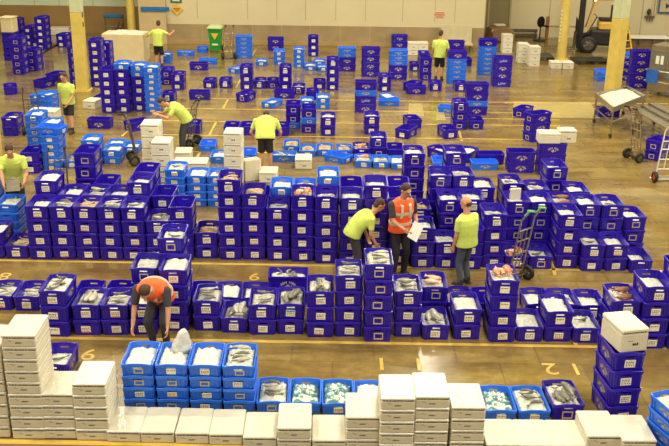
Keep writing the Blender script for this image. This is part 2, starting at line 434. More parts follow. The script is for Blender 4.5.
# ------------------------------------------------------------------ the crates, stack by stack
# photograph pixel of the near upper rim edge of the top crate (of the rim's middle when the crate is turned) | stack from the floor up | content | card | turn
ROWS = {
'A': ('front rank of nearest purple row', '''
51.6 291.5 PPP f c
84.7 305.5 PP g c
113.4 305.5 PP f c
142.0 305.0 PP i c
172.5 270.5 PPPP i c
206.3 301.5 PP f c
233.5 318.5 P g c
262.0 305.3 PP f c
290.5 304.7 PP g 3
320.3 292.2 PPP g c
349.9 276.0 PPPP f c
379.8 264.8 PPPPP f k
409.0 291.8 PPP f c
436.5 325.5 P g c
468.8 310.0 PP i c
506.5 281.0 PPPP o c
532.0 327.5 P i c
560.3 312.2 PP i c
588.0 328.8 P i c
630.0 301.5 PPP b c
660.0 287.5 PPPP i c
692.0 272.0 PPPPP i c
'''),
'Ar': ('rank behind nearest purple row', '''
-2.0 296.5 P f c
25.5 297.0 P f c
84.0 296.5 P e c
114.0 296.5 P e c
142.8 268.5 PPP i k
169.5 238.7 PPPPP i k
202.0 297.5 P e c
226.0 297.8 P i c
252.0 298.3 P i c
288.0 277.0 PP f n 90
437.8 287.6 PP o k
461.5 303.0 P s c
487.0 304.0 P e c
541.0 304.5 P i c
567.0 305.0 P i c
594.0 306.0 P i c
'''),
'B': ('front rank of middle purple row', '''
-6.0 232.5 PP i c
17.5 246.0 P s c
34.5 206.0 PPPP i 4
58.3 206.4 PPPP f c
82.8 206.7 PPPP s c
108.0 207.0 PPPP f c
132.5 207.2 PPPP i c
156.0 220.7 PPP f c
180.0 207.5 PPPP e c
205.5 233.0 PP s c
228.3 180.2 PPPPPP s c
253.2 194.0 PPPPP s c
277.6 208.2 PPPP i c
302.9 195.8 PPPPP o c
327.5 197.0 PPPPP i c
352.3 198.0 PPPPP i c
377.5 186.0 PPPPPP i c
401.0 198.0 PPPPP o c
424.0 228.5 PPP i c
447.0 242.5 PP i c
470.5 230.0 PPP i c
494.5 215.0 PPPP i c
'''),
'Br': ('rank behind middle purple row', '''
41.0 187.0 PPPPP i c
66.0 198.0 PPPP i c
89.0 198.5 PPPP f c
112.0 199.0 PPPP i c
134.5 186.0 PPPPP i c
157.0 201.0 PPPP e c
276.5 197.0 PPPP e c
296.0 188.5 PPPPL i c
317.0 188.5 PPPPL i c
338.0 181.5 PPPPPL i c
358.5 188.5 PPPPP i c
378.5 188.5 PPPPP f c
398.5 189.0 PPPPP e c
427.5 209.5 PPP s c
449.5 197.8 PPPP i k
473.0 199.0 PPPP i c
'''),
'Bq': ('second rank behind middle purple row', '''
102.0 186.5 PPPP f c
139.0 175.0 PPPPP e c
83.3 153.5 PPPPPP e k
435.0 177.5 PPPPP i k
461.5 177.0 PPPPP i c
480.0 187.8 PPPP i c
'''),
'Bs': ('third rank behind middle purple row', '''
415.5 154.0 PPPPPP i k
456.5 154.2 PPPPPP i k
'''),
'D': ('front rank of right-hand purple block', '''
516.0 256.3 P o c
540.0 256.8 P i k
572.0 215.3 PPPP i c
594.6 245.3 PP i c
618.5 245.3 PP i c
642.5 260.5 P i n
'''),
'Dr': ('second rank of right-hand purple block', '''
521.0 202.2 PPPP i k
543.0 202.3 PPPP i k
565.5 204.0 PPPP b c
590.5 205.0 PPPP i k
613.5 205.5 PPPP i k
636.5 217.5 PPP i k
'''),
'Dq': ('third rank of right-hand purple block', '''
516.0 184.0 PPPP i c
537.5 190.0 PPPP i c
558.5 168.0 PPPPP i k
580.0 192.0 PPPP i c
'''),
'L': ('tub row behind wrapped foam boxes', '''
136.5 364.8 LLLL w k
170.6 365.3 LLLL w k
204.4 366.0 LLLL w k
238.8 366.8 LLLL f k
272.0 402.3 L f k
304.6 403.3 L t k
338.0 404.5 L t k
371.5 405.5 L w k
501.5 411.0 L t c
535.5 411.2 L f c
568.8 405.5 P g k
'''),
}
FREE = '''
52 365 P i c 0 | beside the tallest wrapped foam stack
631 353.8 PPPP x c 4 | standing alone by the painted number
5 205 LLLL i n 0 | at left frame edge by the leaning worker
-8 186 LLLLL i n 0 | behind left worker's tub stack
174.5 170 LLLLL i c 0 | left column of the three blue columns
195.5 176.3 LLLL i c 0 | middle column of the three blue columns
216 176.5 LLLL i c 0 | right column of the three blue columns
35 153 PP e c 0 | behind the clipboard worker
32.5 115.5 LLLLLL i k 0 | left of the yellow-shirted standing worker's feet
48.5 124.0 LLLLL i c 0 | right behind the left blue column
57.0 129.0 LLLLLL e c 0 | with a crosswise tub on top, at far left
82.5 140.5 LLLL i c 0 | behind the purple framed column
66.5 161.5 L s c 0 | low between blue columns
107.5 150.5 LL i c 0 | right of the purple framed column
113.0 145.5 L i n 0 | tucked behind the right blue pair
129.5 147.3 L i k 0 | in front of the hand truck on left
98 120.0 P e n 88 | long side on, left of the wrapped white stacks
137 120 P e k -45 | half turned behind the white stacks
105.8 70 PPPPP e c 0 | leftmost of the four labelled columns
121 64.0 PPPPPL i c 0 | second of the four labelled columns
135.8 65.5 PPPPLL i c 0 | third of the four labelled columns
150 67.5 LLLLLLLL i c 0 | all-blue column of the four labelled columns
166 70.0 PP e k 0 | right behind the all-blue column
177 74.5 PP i c 0 | two high right of the all-blue column
167 94.5 P i c 0 | low beside the all-blue column
164.5 54.5 LL i n 0 | behind the far bin worker's legs
185 52.0 L i n 88 | long side on near the dado left of the green bin
208.5 48.5 L e n 0 | just left of the green bin
207 60.0 L e n 85 | long side on, in front of the green bin
198 63.5 P e n 87 | empty, left of centre floor, behind the tilted pair
198.5 92.0 P e n 88 | empty, long side on, alone on open floor
246 92 P i k -22 | turned, alone on the open floor
272 100.5 L i c -28 | blue and turned, near the standing man
237 67 L f c -22 | shallow blue, in the middle of the far floor
209 81.0 P e c 0 | under the tilted crate on the far floor
225 80.5 P i c 0 | right of the tilted pair on the far floor
253 67.0 PPP i c 0 | behind the low pair on the far floor
257.8 81.0 P i c 0 | low in front of the three-high far stack
270.5 81.0 P i k 0 | between two three-high far stacks
282 67.0 PPP i c 0 | three high, right of the low pair
261 61.5 L i c 0 | blue, behind the three-high far stacks
279 51.5 LLL i c 0 | blue, three high, right far floor
302 49.5 LLLL i c 0 | blue, four high, in front of the dado
275.5 38.0 PP e n 90 | long side on against the dado
313.2 37.0 PPP i c 0 | purple, three high, against the dado
239.5 36.5 LLLLL e n 90 | blue, right of the hand truck by the dado
309 66.0 L i c 0 | left of two low blue tubs on the far floor
321 67.0 L i c 5 | right of two low blue tubs on the far floor
319.5 61.5 L i c 0 | behind two low blue tubs on the far floor
320 82.0 P i c 0 | single, left of the four-high purple column
332.7 59.5 PPPP i c 0 | four high, end on, by the mixed column
284 91.0 P e n 88 | long side on, behind the framed columns
298.5 87.0 P i k 0 | filled high, behind the framed columns
312.5 92.0 P i n 0 | low, behind the blue and purple column
293 105.0 LPP e k 0 | with framed cards at centre
308.8 109.0 PLP e k 0 | banded blue in the middle, at centre
323 98.0 LL i c 0 | blue, behind the banded column
306.5 101.0 L i n 0 | blue, wedged behind the banded column
328 117.5 PP i c 0 | two high, right of the banded column
372.3 116.5 PP i c 0 | two high, below the mixed blue column
231 127.0 P i n 0 | left behind the tall foam stack
247 127.0 P e n 0 | behind the tall foam stack
281.5 127.5 P e n 0 | right of the standing man's hip
218 157.0 L i n 0 | left of the tall foam stack
247 154.5 L e n 0 | right of the tall foam stack
190.5 145.5 L e n 0 | right of the stooping blurred worker
192 125 P e n 0 | behind the stooping blurred worker
283.5 155.3 L f n 90 | long side on, left of the foam box
292.5 146.0 L s k 0 | behind the foam box at centre
310 151.0 L s c 0 | first in the back line of blue tubs
327.2 151.2 L s c 0 | second in the back line of blue tubs
344 151.4 L s c 0 | third in the back line of blue tubs
339 152 L e c 55 | slanting across in front of the back line
362.5 161.2 L o c 0 | with orange fish, in the front blue line
381 162.0 L f c 0 | with grey fish, in the front blue line
397.5 163.2 L i c 0 | last in the front blue line
360.5 149.0 P o n 0 | behind the tub of orange fish
378.5 138.0 PP i k 0 | two high, behind the front blue line
395 149.5 P e n 0 | right end of the back line
347.3 48.0 PPLL i n 90 | blue over purple, long side on, far centre
371 48.0 PPPP e n 90 | four high, long side on, far centre
400 35.5 PP e n 90 | long side on against the far dado, left of the far man
399 50.5 PPLLL e n 90 | three blue over two purple, left of the far man
385.3 76.5 PP i c 0 | end on, left of the tipped pair
366.2 82.0 PSLP e n 90 | three purple and one blue, long side on
389 100.0 L e n 90 | blue, long side on, right of the banded stack
388.5 96.0 L i n 20 | blue, behind the long blue tub
415.5 64.5 P i c 0 | below the far white boxes
416.5 86.5 P e n 90 | long side on, in front of the tipped pair
413 82 P i n -35 | tipped pair, behind the long empty one
436 83.5 P i c 0 | end on, before the far man
431 58.5 PPP i k 0 | at the far man's left
424.5 53.5 PP e n 0 | behind the stack at the far man's left
454.5 51.5 LLLLLP i n 90 | five blue under one purple, right of the far man
456.5 40.5 PP e n 90 | right of the far man's head
467 59.5 P e n 0 | behind the five blue tubs
461.5 84.0 P i c 0 | end on, right of the five blue tubs
478.5 84.0 PLPP i n 90 | filled white on top, long side on
449.5 106 L e n 70 | leaning blue, left of the framed column
461.5 103.0 PPP i k 0 | framed cards, before the long-side stack
477 121.0 P e k 0 | single, right of the framed column
447.5 127 P e c 12 | single, on open floor at centre right
406.5 127 P e c -28 | single, turned on open floor at centre
415.5 120 P e n 10 | behind the turned single at centre
503.8 57.0 SPPS e n 90 | four high, script print, by the white boxes
489 39.5 LLLLLLP i n 90 | blue under purple, left of the white boxes
523.5 107 P e k -35 | single, turned, on the open right floor
538 112 PPP e k -62 | three high, turned, on the open right floor
522.5 152.5 PP e n 90 | two high, long side on, beside the right block
554 144.0 PPP x n 90 | three high, long side on, under two foam boxes
441.5 149 P i k 35 | turned, behind the middle row at right
470 150 P i n -30 | turned, right of the framed four
488.5 154.5 P e n 92 | long side on, behind the blue long tub
485.5 163.0 L e n 92 | blue, long side on, at right centre
441.5 162.0 L e n 0 | blue, between two framed columns
38.2 17.5 PPPPP i c -8 | five high at far left
30.5 27.0 PPP e c -8 | left of the five-high far stack
30.5 41.0 P e c -8 | in front of the far left stacks
26 30.5 P i c 0 | single, at the far left wall
15.5 19.0 PPP i c -8 | behind the foam block at far left
60.0 34.5 PP e c -12 | two high, between the posts at far left
15.5 37.5 PPPPP e k -6 | framed cards, at far left
28.8 50.0 PPP e k -6 | three high, framed cards, at far left
6.0 33.5 PPPP x n -8 | under the pale block at left edge
10 85 P e n 20 | single, beside the left edge post
72.5 46.5 PPPPP e k 0 | left behind the yellow post
93.5 40.5 PPPPPP e c 0 | right of the yellow post
103 43.5 PPPPP e c 0 | behind the stack right of the yellow post
55.5 72.5 P e k -18 | turned, behind the standing worker
44.0 79.0 P e n -25 | dropped behind the blue tubs at left
49.0 92.5 LLL i n -20 | blue, beside the standing worker
35.0 95.5 LL i n -12 | blue, behind the hand truck at left
27 118.0 PP i n 0 | dark, behind the left blue column
98.5 97.5 P e n -10 | low beside the small white box
629 54.0 PPPL e n 90 | blue on purple, beside the square yellow post
643 51.0 PPPPP e n 90 | behind the steel cabinet
604.5 72.0 LL e n 0 | left of the square yellow post foot
610 109.0 P e n 90 | on the floor beneath the ice table
651.5 139.0 PP e k -40 | between the two hand trucks
'''
STK = []
def parse():
    for z, (phr, txt) in ROWS.items():
        for ln in txt.strip().splitlines():
            t = ln.split()
            STK.append(dict(zone=z, px=float(t[0]), py=float(t[1]), spec=t[2], con=t[3], card=t[4], yaw=float(t[5]) if len(t) > 5 else 0.0, phr=phr, row=True))
    for ln in FREE.strip().splitlines():
        a, phr = ln.split('|')
        t = a.split()
        STK.append(dict(zone='F', px=float(t[0]), py=float(t[1]), spec=t[2], con=t[3], card=t[4], yaw=float(t[5]), phr=phr.strip(), row=False))
    jr = random.Random(3)
    for s in STK:
        h = sum(DIM[k][2] for k in s['spec'])
        top = s['spec'][-1]
        W, L, H = DIM[top]
        y = s['yaw']
        p = at(s['px'], s['py'], h)
        a = math.radians(y) + (0.0137 if abs(y) < 15 or abs(y - 90) < 15 else 0) + jr.uniform(-0.012, 0.012)
        if y == 0 or abs(y) <= 12 and not (s['py'] in (127,)):
            off = Vector((0, L / 2, 0))
        elif 80 <= y <= 95:
            off = Vector((W / 2 * -1, 0, 0))
        else:
            off = Vector((0, 0, 0))
        off.rotate(Matrix.Rotation(a, 3, 'Z'))
        if 80 <= y <= 95: off = Vector((-off.x, -off.y, 0)) if off.y < 0 else off
        s['p'] = Vector((p.x + off.x, p.y + off.y, 0)); s['a'] = a; s['h'] = h
        s['hw'] = (max(DIM[k][0] for k in s['spec']) / 2 + 0.003, max(DIM[k][1] for k in s['spec']) / 2 + 0.003)
        s['p0'] = s['p'].copy()
parse()
for s in STK:
    s['topyaw'] = math.radians(76) if (s['px'], s['py']) == (57.0, 129.0) else 0.0
_c = at(642, 393, 4 * 0.168)
STK.append(dict(zone='F', px=690.0, py=430.0, spec='LLLL', con='f', card='n', yaw=17.0, phr='cut by the lower right corner', row=False, p=Vector((_c.x + 0.291, _c.y - 0.245, 0)), p0=Vector((_c.x + 0.291, _c.y - 0.245, 0)), a=math.radians(17), h=0.672, hw=(0.211, 0.323), topyaw=0.0))
OBST = []            # fixed footprints (centre, angle, half sizes) of other things standing on the floor
def sat(p, a, h, q, b, g):
    best = None
    ax = []
    for an in (a, b):
        ax += [Vector((math.cos(an), math.sin(an))), Vector((-math.sin(an), math.cos(an)))]
    d = Vector((q.x - p.x, q.y - p.y))
    for n in ax:
        r1 = h[0] * abs(n.dot(ax[0])) + h[1] * abs(n.dot(ax[1]))
        r2 = g[0] * abs(n.dot(ax[2])) + g[1] * abs(n.dot(ax[3]))
        ov = r1 + r2 - abs(d.dot(n))
        if ov <= 0: return None
        if best is None or ov < best[0]:
            best = (ov, n if d.dot(n) > 0 else -n)
    return best
def relax(iters=120):
    for it in range(iters):
        mv = 0
        for i in range(len(STK)):
            s = STK[i]
            for j in range(i + 1, len(STK)):
                t = STK[j]
                if (s['p'] - t['p']).length > 0.85: continue
                r = sat(s['p'], s['a'], s['hw'], t['p'], t['a'], t['hw'])
                if r:
                    m = r[1] * (r[0] * 0.5 + 0.0005)
                    ws = 0.5; wt = 0.5
                    if s['row'] and s['zone'] in 'ABDL' and t['zone'] not in ('A', 'B', 'D', 'L'): ws, wt = 0.1, 0.9
                    s['p'] -= Vector((m.x, m.y, 0)) * 2 * ws; t['p'] += Vector((m.x, m.y, 0)) * 2 * wt
                    mv = max(mv, r[0])
            for (q, b, g) in OBST:
                r = sat(s['p'], s['a'], s['hw'], q, b, g)
                if r:
                    s['p'] -= Vector((r[1].x, r[1].y, 0)) * (r[0] + 0.001); mv = max(mv, r[0])
        if mv < 0.0008: break
    return it, mv
# ------------------------------------------------------------------ setting
def floor_mat():
    m = bpy.data.materials.new('wet_concrete'); m.use_nodes = True
    nt = m.node_tree; L = nt.links; b = nt.nodes['Principled BSDF']
    tc = nt.nodes.new('ShaderNodeTexCoord')
    def nz(sc, det=6, rough=0.55, dist=0.0, vec=None):
        n = nt.nodes.new('ShaderNodeTexNoise'); n.inputs['Scale'].default_value = sc; n.inputs['Detail'].default_value = det
        n.inputs['Roughness'].default_value = rough; n.inputs['Distortion'].default_value = dist
        L.new(vec or tc.outputs['Object'], n.inputs['Vector']); return n.outputs['Fac']
    def mr(v, a, c, d, e):
        r = nt.nodes.new('ShaderNodeMapRange'); r.inputs['From Min'].default_value = a; r.inputs['From Max'].default_value = c
        r.inputs['To Min'].default_value = d; r.inputs['To Max'].default_value = e; L.new(v, r.inputs['Value']); return r.outputs['Result']
    def mix(f, c1, c2, mode='MIX'):
        x = nt.nodes.new('ShaderNodeMix'); x.data_type = 'RGBA'; x.blend_type = mode
        if isinstance(f, float): x.inputs[0].default_value = f
        else: L.new(f, x.inputs[0])
        for k, c in ((6, c1), (7, c2)):
            if isinstance(c, tuple): x.inputs[k].default_value = c
            else: L.new(c, x.inputs[k])
        return x.outputs[2]
    mp = nt.nodes.new('ShaderNodeMapping'); mp.inputs['Scale'].default_value = (0.45, 1.6, 1)
    L.new(tc.outputs['Object'], mp.inputs['Vector'])
    big = nz(0.35, 6, 0.6)
    streak = nz(1.3, 8, 0.62, 0.6, mp.outputs['Vector'])
    fine = nz(7.0, 8, 0.7)
    c = mix(mr(streak, 0.36, 0.66, 0, 1), rgb(104, 84, 38), rgb(168, 144, 78))
    c = mix(mr(big, 0.38, 0.64, 0, 0.55), c, rgb(142, 123, 70))
    c = mix(mr(fine, 0.35, 0.65, 0.0, 0.42), c, rgb(90, 68, 34))
    c = mix(mr(nz(0.9, 4, 0.5, 0.3), 0.46, 0.66, 0.0, 0.5), c, rgb(116, 80, 34))
    # slab joints and rectangular patches
    bk = nt.nodes.new('ShaderNodeTexBrick'); bk.inputs['Scale'].default_value = 0.42; bk.inputs['Mortar Size'].default_value = 0.006
    bk.inputs['Color1'].default_value = (0.82, 0.80, 0.78, 1); bk.inputs['Color2'].default_value = (1.12, 1.1, 1.06, 1); bk.inputs['Mortar'].default_value = (0.6, 0.56, 0.5, 1)
    L.new(tc.outputs['Object'], bk.inputs['Vector'])
    c = mix(0.55, c, bk.outputs['Color'], 'MULTIPLY')
    L.new(c, b.inputs['Base Color'])
    wet = nz(0.55, 5, 0.6, 0.4)
    L.new(mr(wet, 0.35, 0.65, 0.06, 0.34), b.inputs['Roughness'])
    b.inputs['Specular IOR Level'].default_value = 0.6
    bp = nt.nodes.new('ShaderNodeBump'); bp.inputs['Strength'].default_value = 0.25; bp.inputs['Distance'].default_value = 0.01
    L.new(nz(3.0, 6, 0.6), bp.inputs['Height']); L.new(bp.outputs['Normal'], b.inputs['Normal'])
    return m
M['floor'] = floor_mat()
M['wall'] = mat('cream_panel', rgb(214, 200, 158), 0.55, noise_amt=0.03, nscale=0.8)
M['wall_green'] = mat('pale_green_panel', rgb(204, 214, 178), 0.5, noise_amt=0.05, nscale=0.6)
M['dado'] = mat('grey_brown_dado', rgb(160, 138, 98), 0.5, noise_amt=0.14, nscale=1.6)
M['dado_brown'] = mat('brown_dado', rgb(152, 118, 66), 0.5, noise_amt=0.08, nscale=1.2)
M['kerb'] = mat('kerb_concrete', rgb(170, 142, 90), 0.5, noise_amt=0.12, nscale=2)
M['tan'] = mat('tan_panel', rgb(196, 172, 124), 0.55, noise_amt=0.05, nscale=1.5)
M['olive'] = mat('olive_door', rgb(146, 134, 92), 0.5, noise_amt=0.05, nscale=1)
M['seam'] = mat('panel_seam', rgb(182, 166, 124), 0.6)
M['line'] = mat('worn_floor_paint', rgb(206, 170, 78), 0.4, noise_amt=0.28, nscale=3.5)
M['ceil'] = mat('ceiling_sheet', rgb(190, 184, 164), 0.7)

f = MB(); f.box((0, 22, -0.05), (64, 50, 0.1)); fl = struct('floor', f, M['floor'])
c = MB(); c.box((0, 22, 9.1), (64, 50, 0.2)); struct('ceiling', c, M['ceil'])

WY = 39.2
def X_at(px, Y, py=30): return at_depth(px, py, Y).x
def Z_at(px, py, Y): return at_depth(px, py, Y).z
xl, xr = X_at(166, WY), X_at(484, WY)
w = MB(); w.box(((xl + xr) / 2, WY + 0.15, 4.5), (xr - xl, 0.3, 9.0), 0)
seams = [X_at(q, WY) for q in (198, 248, 277, 305.5, 335.5, 365, 402, 434, 454)]
for q in seams: w.box((q, WY - 0.003, 5.0), (0.025, 0.012, 8.0), 1)
struct('wall_back', w, [M['wall'], M['seam']])
d = MB(); zt = Z_at(300, 25.5, WY)
d.box(((xl + xr) / 2, WY - 0.03, zt / 2), (xr - xl, 0.06, zt), 0)
for q in seams: d.box((q + 0.2, WY - 0.062, zt / 2), (0.02, 0.008, zt), 1)
struct('trim_1', d, [M['dado'], M['seam']], 'grey-brown protective dado along the cream back wall')
k = MB(); k.box(((xl + xr) / 2, WY - 0.14, 0.07), (xr - xl, 0.16, 0.14)); struct('baseboard_back', k, M['kerb'])
# left, set further back
LY = 41.6
xe = X_at(140, LY)
w = MB(); w.box((-26, LY + 0.15, 4.5), (2 * (xe + 26), 0.3, 9.0), 0)
w = MB(); w.box(((-30 + xe) / 2, LY + 0.15, 4.5), (xe + 30, 0.3, 9.0), 0)
for q in (37, 61.5, 95): w.box((X_at(q, LY), LY - 0.003, 5), (0.03, 0.012, 8), 1)
struct('wall_left', w, [M['wall_green'], M['seam']])
d = MB(); zt2 = Z_at(60, 5.5, LY); d.box(((-30 + xe) / 2, LY - 0.05, zt2 / 2), (xe + 30, 0.1, zt2)); struct('trim_2', d, M['dado_brown'], 'brown dado along the far left wall')
# a boxed out panel between the two
pa, pb = X_at(139.5, 38.9), X_at(166.5, 38.9)
w = MB(); w.box(((pa + pb) / 2, 40.4, 4.5), (pb - pa, 3.0, 9.0), 0); struct('wall_corner', w, [M['tan']])
# right hand recess
RY = 42.0
w = MB(); w.box((xr - 0.1, (WY + RY) / 2 + 0.3, 4.5), (0.2, RY - WY + 0.6, 9), 0); struct('wall_return', w, M['wall'])
w = MB(); w.box(((xr + 32) / 2, RY + 0.15, 4.5), (32 - xr, 0.3, 9), 0)
for q in (548, 583, 640): w.box((X_at(q, RY), RY - 0.004, 4.5), (0.05, 0.014, 9), 1)
w.box((X_at(566, RY), RY - 0.02, Z_at(566, 26, RY)), (X_at(584, RY) - X_at(548, RY), 0.05, 0.05), 1)
struct('wall_right', w, [M['wall'], M['seam']])
dm = MB(); da, db = X_at(487, RY), X_at(508.5, RY)
dm.box(((da + db) / 2, RY - 0.04, 1.7), (db - da, 0.08, 3.4), 0)
for q in range(17): dm.box(((da + db) / 2, RY - 0.085, 0.1 + q * 0.2), (db - da - 0.06, 0.012, 0.03), 0)
dm.box((da, RY - 0.06, 1.7), (0.08, 0.14, 3.4), 1); dm.box((db, RY - 0.06, 1.7), (0.08, 0.14, 3.4), 1)
struct('door_1', dm, [M['olive'], M['seam']], 'olive roller door in the recess')

# painted lines and numbers on the floor
NT = [2]
def line(p, q, w=0.07, name=None):
    a = Vector((p[0], p[1], 0)); b_ = Vector((q[0], q[1], 0))
    d_ = b_ - a; mb = MB()
    n = Vector((-d_.y, d_.x, 0)).normalized() * w / 2
    mb.add([a - n, b_ - n, b_ + n, a + n, *[x + Vector((0, 0, 0.002)) for x in (a - n, b_ - n, b_ + n, a + n)]], [(3, 2, 1, 0), (4, 5, 6, 7), (0, 1, 5, 4), (1, 2, 6, 5), (2, 3, 7, 6), (3, 0, 4, 7)])
    NT[0] += 1
    return struct('trim_%d' % NT[0], mb, M['line'], 'yellow line painted on the floor')
def pl(x0, y0, x1, y1, w=0.07): line(at(x0, y0), at(x1, y1), w)
pl(-60, 259.2, 760, 272.8, 0.08)
pl(-60, 336.0, 740, 349.0, 0.08)
pl(-60, 440.5, 300, 446, 0.10)
for (a, b_) in ((109.0, 111.5), (121.5, 124.5), (135.5, 140), (98.5, 99.5), (152, 158)):
    pl(150, a - 1, 560, a + 4.5, 0.06)
pl(505, 103, 668, 103.5, 0.06); pl(440, 117.5, 560, 120, 0.06)
for q in ((222.5, 109.5, 228.5, 98.5), (236, 88, 240.5, 79.5), (209.5, 134.8, 216.5, 121.3), (196, 160, 201, 150), (252, 56, 256, 49), (122, 136, 130, 129), (462, 141, 459, 131), (555, 275, 551, 260), (576, 345, 571.5, 332)):
    pl(*q, 0.06)
def text_mesh(txt, size, mtl, name, depth=0.002, align='CENTER'):
    cu = bpy.data.curves.new('t', 'FONT'); cu.body = txt; cu.size = size; cu.extrude = depth / 2; cu.align_x = align; cu.align_y = 'CENTER'
    o = bpy.data.objects.new('t', cu); COL.objects.link(o)
    dg = bpy.context.evaluated_depsgraph_get()
    me = bpy.data.meshes.new_from_object(o.evaluated_get(dg)); me.name = name
    bpy.data.objects.remove(o); bpy.data.curves.remove(cu)
    me.materials.clear(); me.materials.append(mtl)
    return me
def floor_num(txt, px, py, size=0.42, up=True):
    me = text_mesh(txt, size, M['line'], 'floor_number')
    NT[0] += 1
    p = at(px, py)
    o = obj('trim_%d' % NT[0], me, None, (p.x, p.y, 0.002), PI)
    o['kind'] = 'structure'; o['label'] = 'yellow number painted on the floor'
floor_num('1 2', 563, 368.5, 0.46); floor_num('1  1', 400, 363.5, 0.5); floor_num('9', 89, 354, 0.46)
floor_num('9', 254.5, 276.5, 0.42); floor_num('8', 5, 276, 0.42)

M['patch'] = mat('pale_floor_patch', rgb(168, 150, 92), 0.35, noise_amt=0.15, nscale=5)
def patch(pts):
    q = [at(*p) for p in pts]; mb = MB()
    mb.add([Vector((a.x, a.y, 0)) for a in q] + [Vector((a.x, a.y, 0.0012)) for a in q], [(3, 2, 1, 0), (4, 5, 6, 7), (0, 1, 5, 4), (1, 2, 6, 5), (2, 3, 7, 6), (3, 0, 4, 7)])
    NT[0] += 1; struct('trim_%d' % NT[0], mb, M['patch'], 'pale repaired patch in the floor')
for pts in (((408, 116), (424, 116), (422, 103.5), (409, 103.5)), ((436, 120), (446, 120), (443, 109), (437, 109)), ((512, 117), (600, 118), (590, 102), (514, 101.5))): patch(pts)
# lamps
def lamps():
    mb0 = None
    for iy, y in enumerate((4, 10, 16, 22, 28, 34)):
        for ix, x in enumerate((-13.6, -5.6, 2.4, 10.4, 18.4)):
            ld = bpy.data.lights.new('ceiling_lamp', 'AREA'); ld.shape = 'RECTANGLE'; ld.size = 1.6; ld.size_y = 0.5
            ld.energy = LAMP_W; ld.color = (1.0, 0.935, 0.74)
            lo = bpy.data.objects.new('ceiling_lamp', ld); COL.objects.link(lo); lo.location = (x, y, 8.62)
            t = thing('ceiling_light', '', 'ceiling light', (x, y, 8.66))
            t['label'] = 'long warm ceiling light, %s across in the %s rank overhead' % (ORD[ix + 1], ORD[iy + 1])
            t['group'] = 'ceiling lights'
            if mb0 is None:
                a = MB(); a.box((0, 0, 0.1), (1.7, 0.6, 0.06)); a.box((0, 0.29, 0.05), (1.7, 0.02, 0.12)); a.box((0, -0.29, 0.05), (1.7, 0.02, 0.12))
                b_ = MB(); b_.cyl((0.5, 0, 0.13), (0.5, 0, 0.34), 0.015, 6); b_.cyl((-0.5, 0, 0.13), (-0.5, 0, 0.34), 0.015, 6)
                mb0 = (a.mesh('housing', M['white_plastic']), b_.mesh('hanger', M['steel_dark']))
            obj('housing', mb0[0], t); obj('hanger', mb0[1], t)
LAMP_W = 368
lamps()
wd = bpy.data.worlds.new('world'); SC.world = wd; wd.use_nodes = True
bg = wd.node_tree.nodes['Background']; bg.inputs[0].default_value = (1.0, 0.94, 0.80, 1); bg.inputs[1].default_value = 0.2
SC.view_settings.view_transform = 'Standard'; SC.view_settings.look = 'None'; SC.view_settings.gamma = 1; SC.view_settings.exposure = 0.0
SC.cycles.use_denoising = True
SC.cycles.max_bounces = 6

# posts
def post(name, label, px, py, wx, rz, cut, round_=False, mats=None):
    p = at(px, py)
    t = thing(name, label, 'post', (p.x, p.y, 0), rz)
    a = MB()
    if round_: a.cyl((0, 0, 0.03), (0, 0, cut), wx / 2, 20)
    else: a.rbox((0, 0, cut / 2 + 0.015), (wx, wx, cut - 0.03), 0.012)
    a.build('painted_base', M['yellow_paint'], t, smooth=False)
    a = MB()
    if round_: a.cyl((0, 0, cut), (0, 0, 8.98), wx / 2, 20)
    else: a.rbox((0, 0, (8.98 + cut) / 2), (wx, wx, 8.98 - cut), 0.012)
    a.build('upper_shaft', M['pale_paint'] if not round_ else M['yellow_paint'], t)
    a = MB(); a.box((0, 0, 0.015), (wx + 0.16, wx + 0.16, 0.03))
    for sx in (-1, 1):
        for sy in (-1, 1): a.cyl((sx * (wx / 2 + .05), sy * (wx / 2 + .05), 0.03), (sx * (wx / 2 + .05), sy * (wx / 2 + .05), 0.06), 0.02, 6)
    a.build('base_plate', M['yellow_paint'], t)
    OBST.append((Vector((p.x, p.y, 0)), rz, ((wx + 0.17) / 2, (wx + 0.17) / 2)))
    return t, p
tA, pA = post('post', 'square yellow post with pale top among purple stacks at left', 83, 90.5, 0.36, 0.05, Z_at(79, 12, at(83, 90.5).y))
a = MB(); a.box((0.184, -0.05, Z_at(80, 14.5, pA.y)), (0.01, 0.14, 0.16)); a.box((0.184, -0.05, Z_at(80, 24, pA.y)), (0.01, 0.14, 0.14)); a.build('switch_plate', M['black_paint'], tA)
post('post', 'square post, pale green above and yellow below, behind the ice table', 611.5, 97, 0.38, 0.62, Z_at(612, 18, at(611.5, 97).y))
tC, pC = post('post', 'round yellow post beside the black pallet of foam boxes', 561, 59.5, 0.36, 0, 3.0, True)
a = MB()
for q in range(9): a.box((-0.16 + 0.004 * (q % 2), -0.125, 0.75 + q * 0.14), (0.05, 0.02, 0.07), 0, rotz(-0.9))
a.build('vertical_lettering', M['white_plastic'], tC)
post('post', 'yellow post cut by the left frame edge', -3, 168, 0.26, 0, 3.2)
post('post', 'round yellow post against the far left dado', 132.5, 41.5, 0.34, 0, 3.0, True)
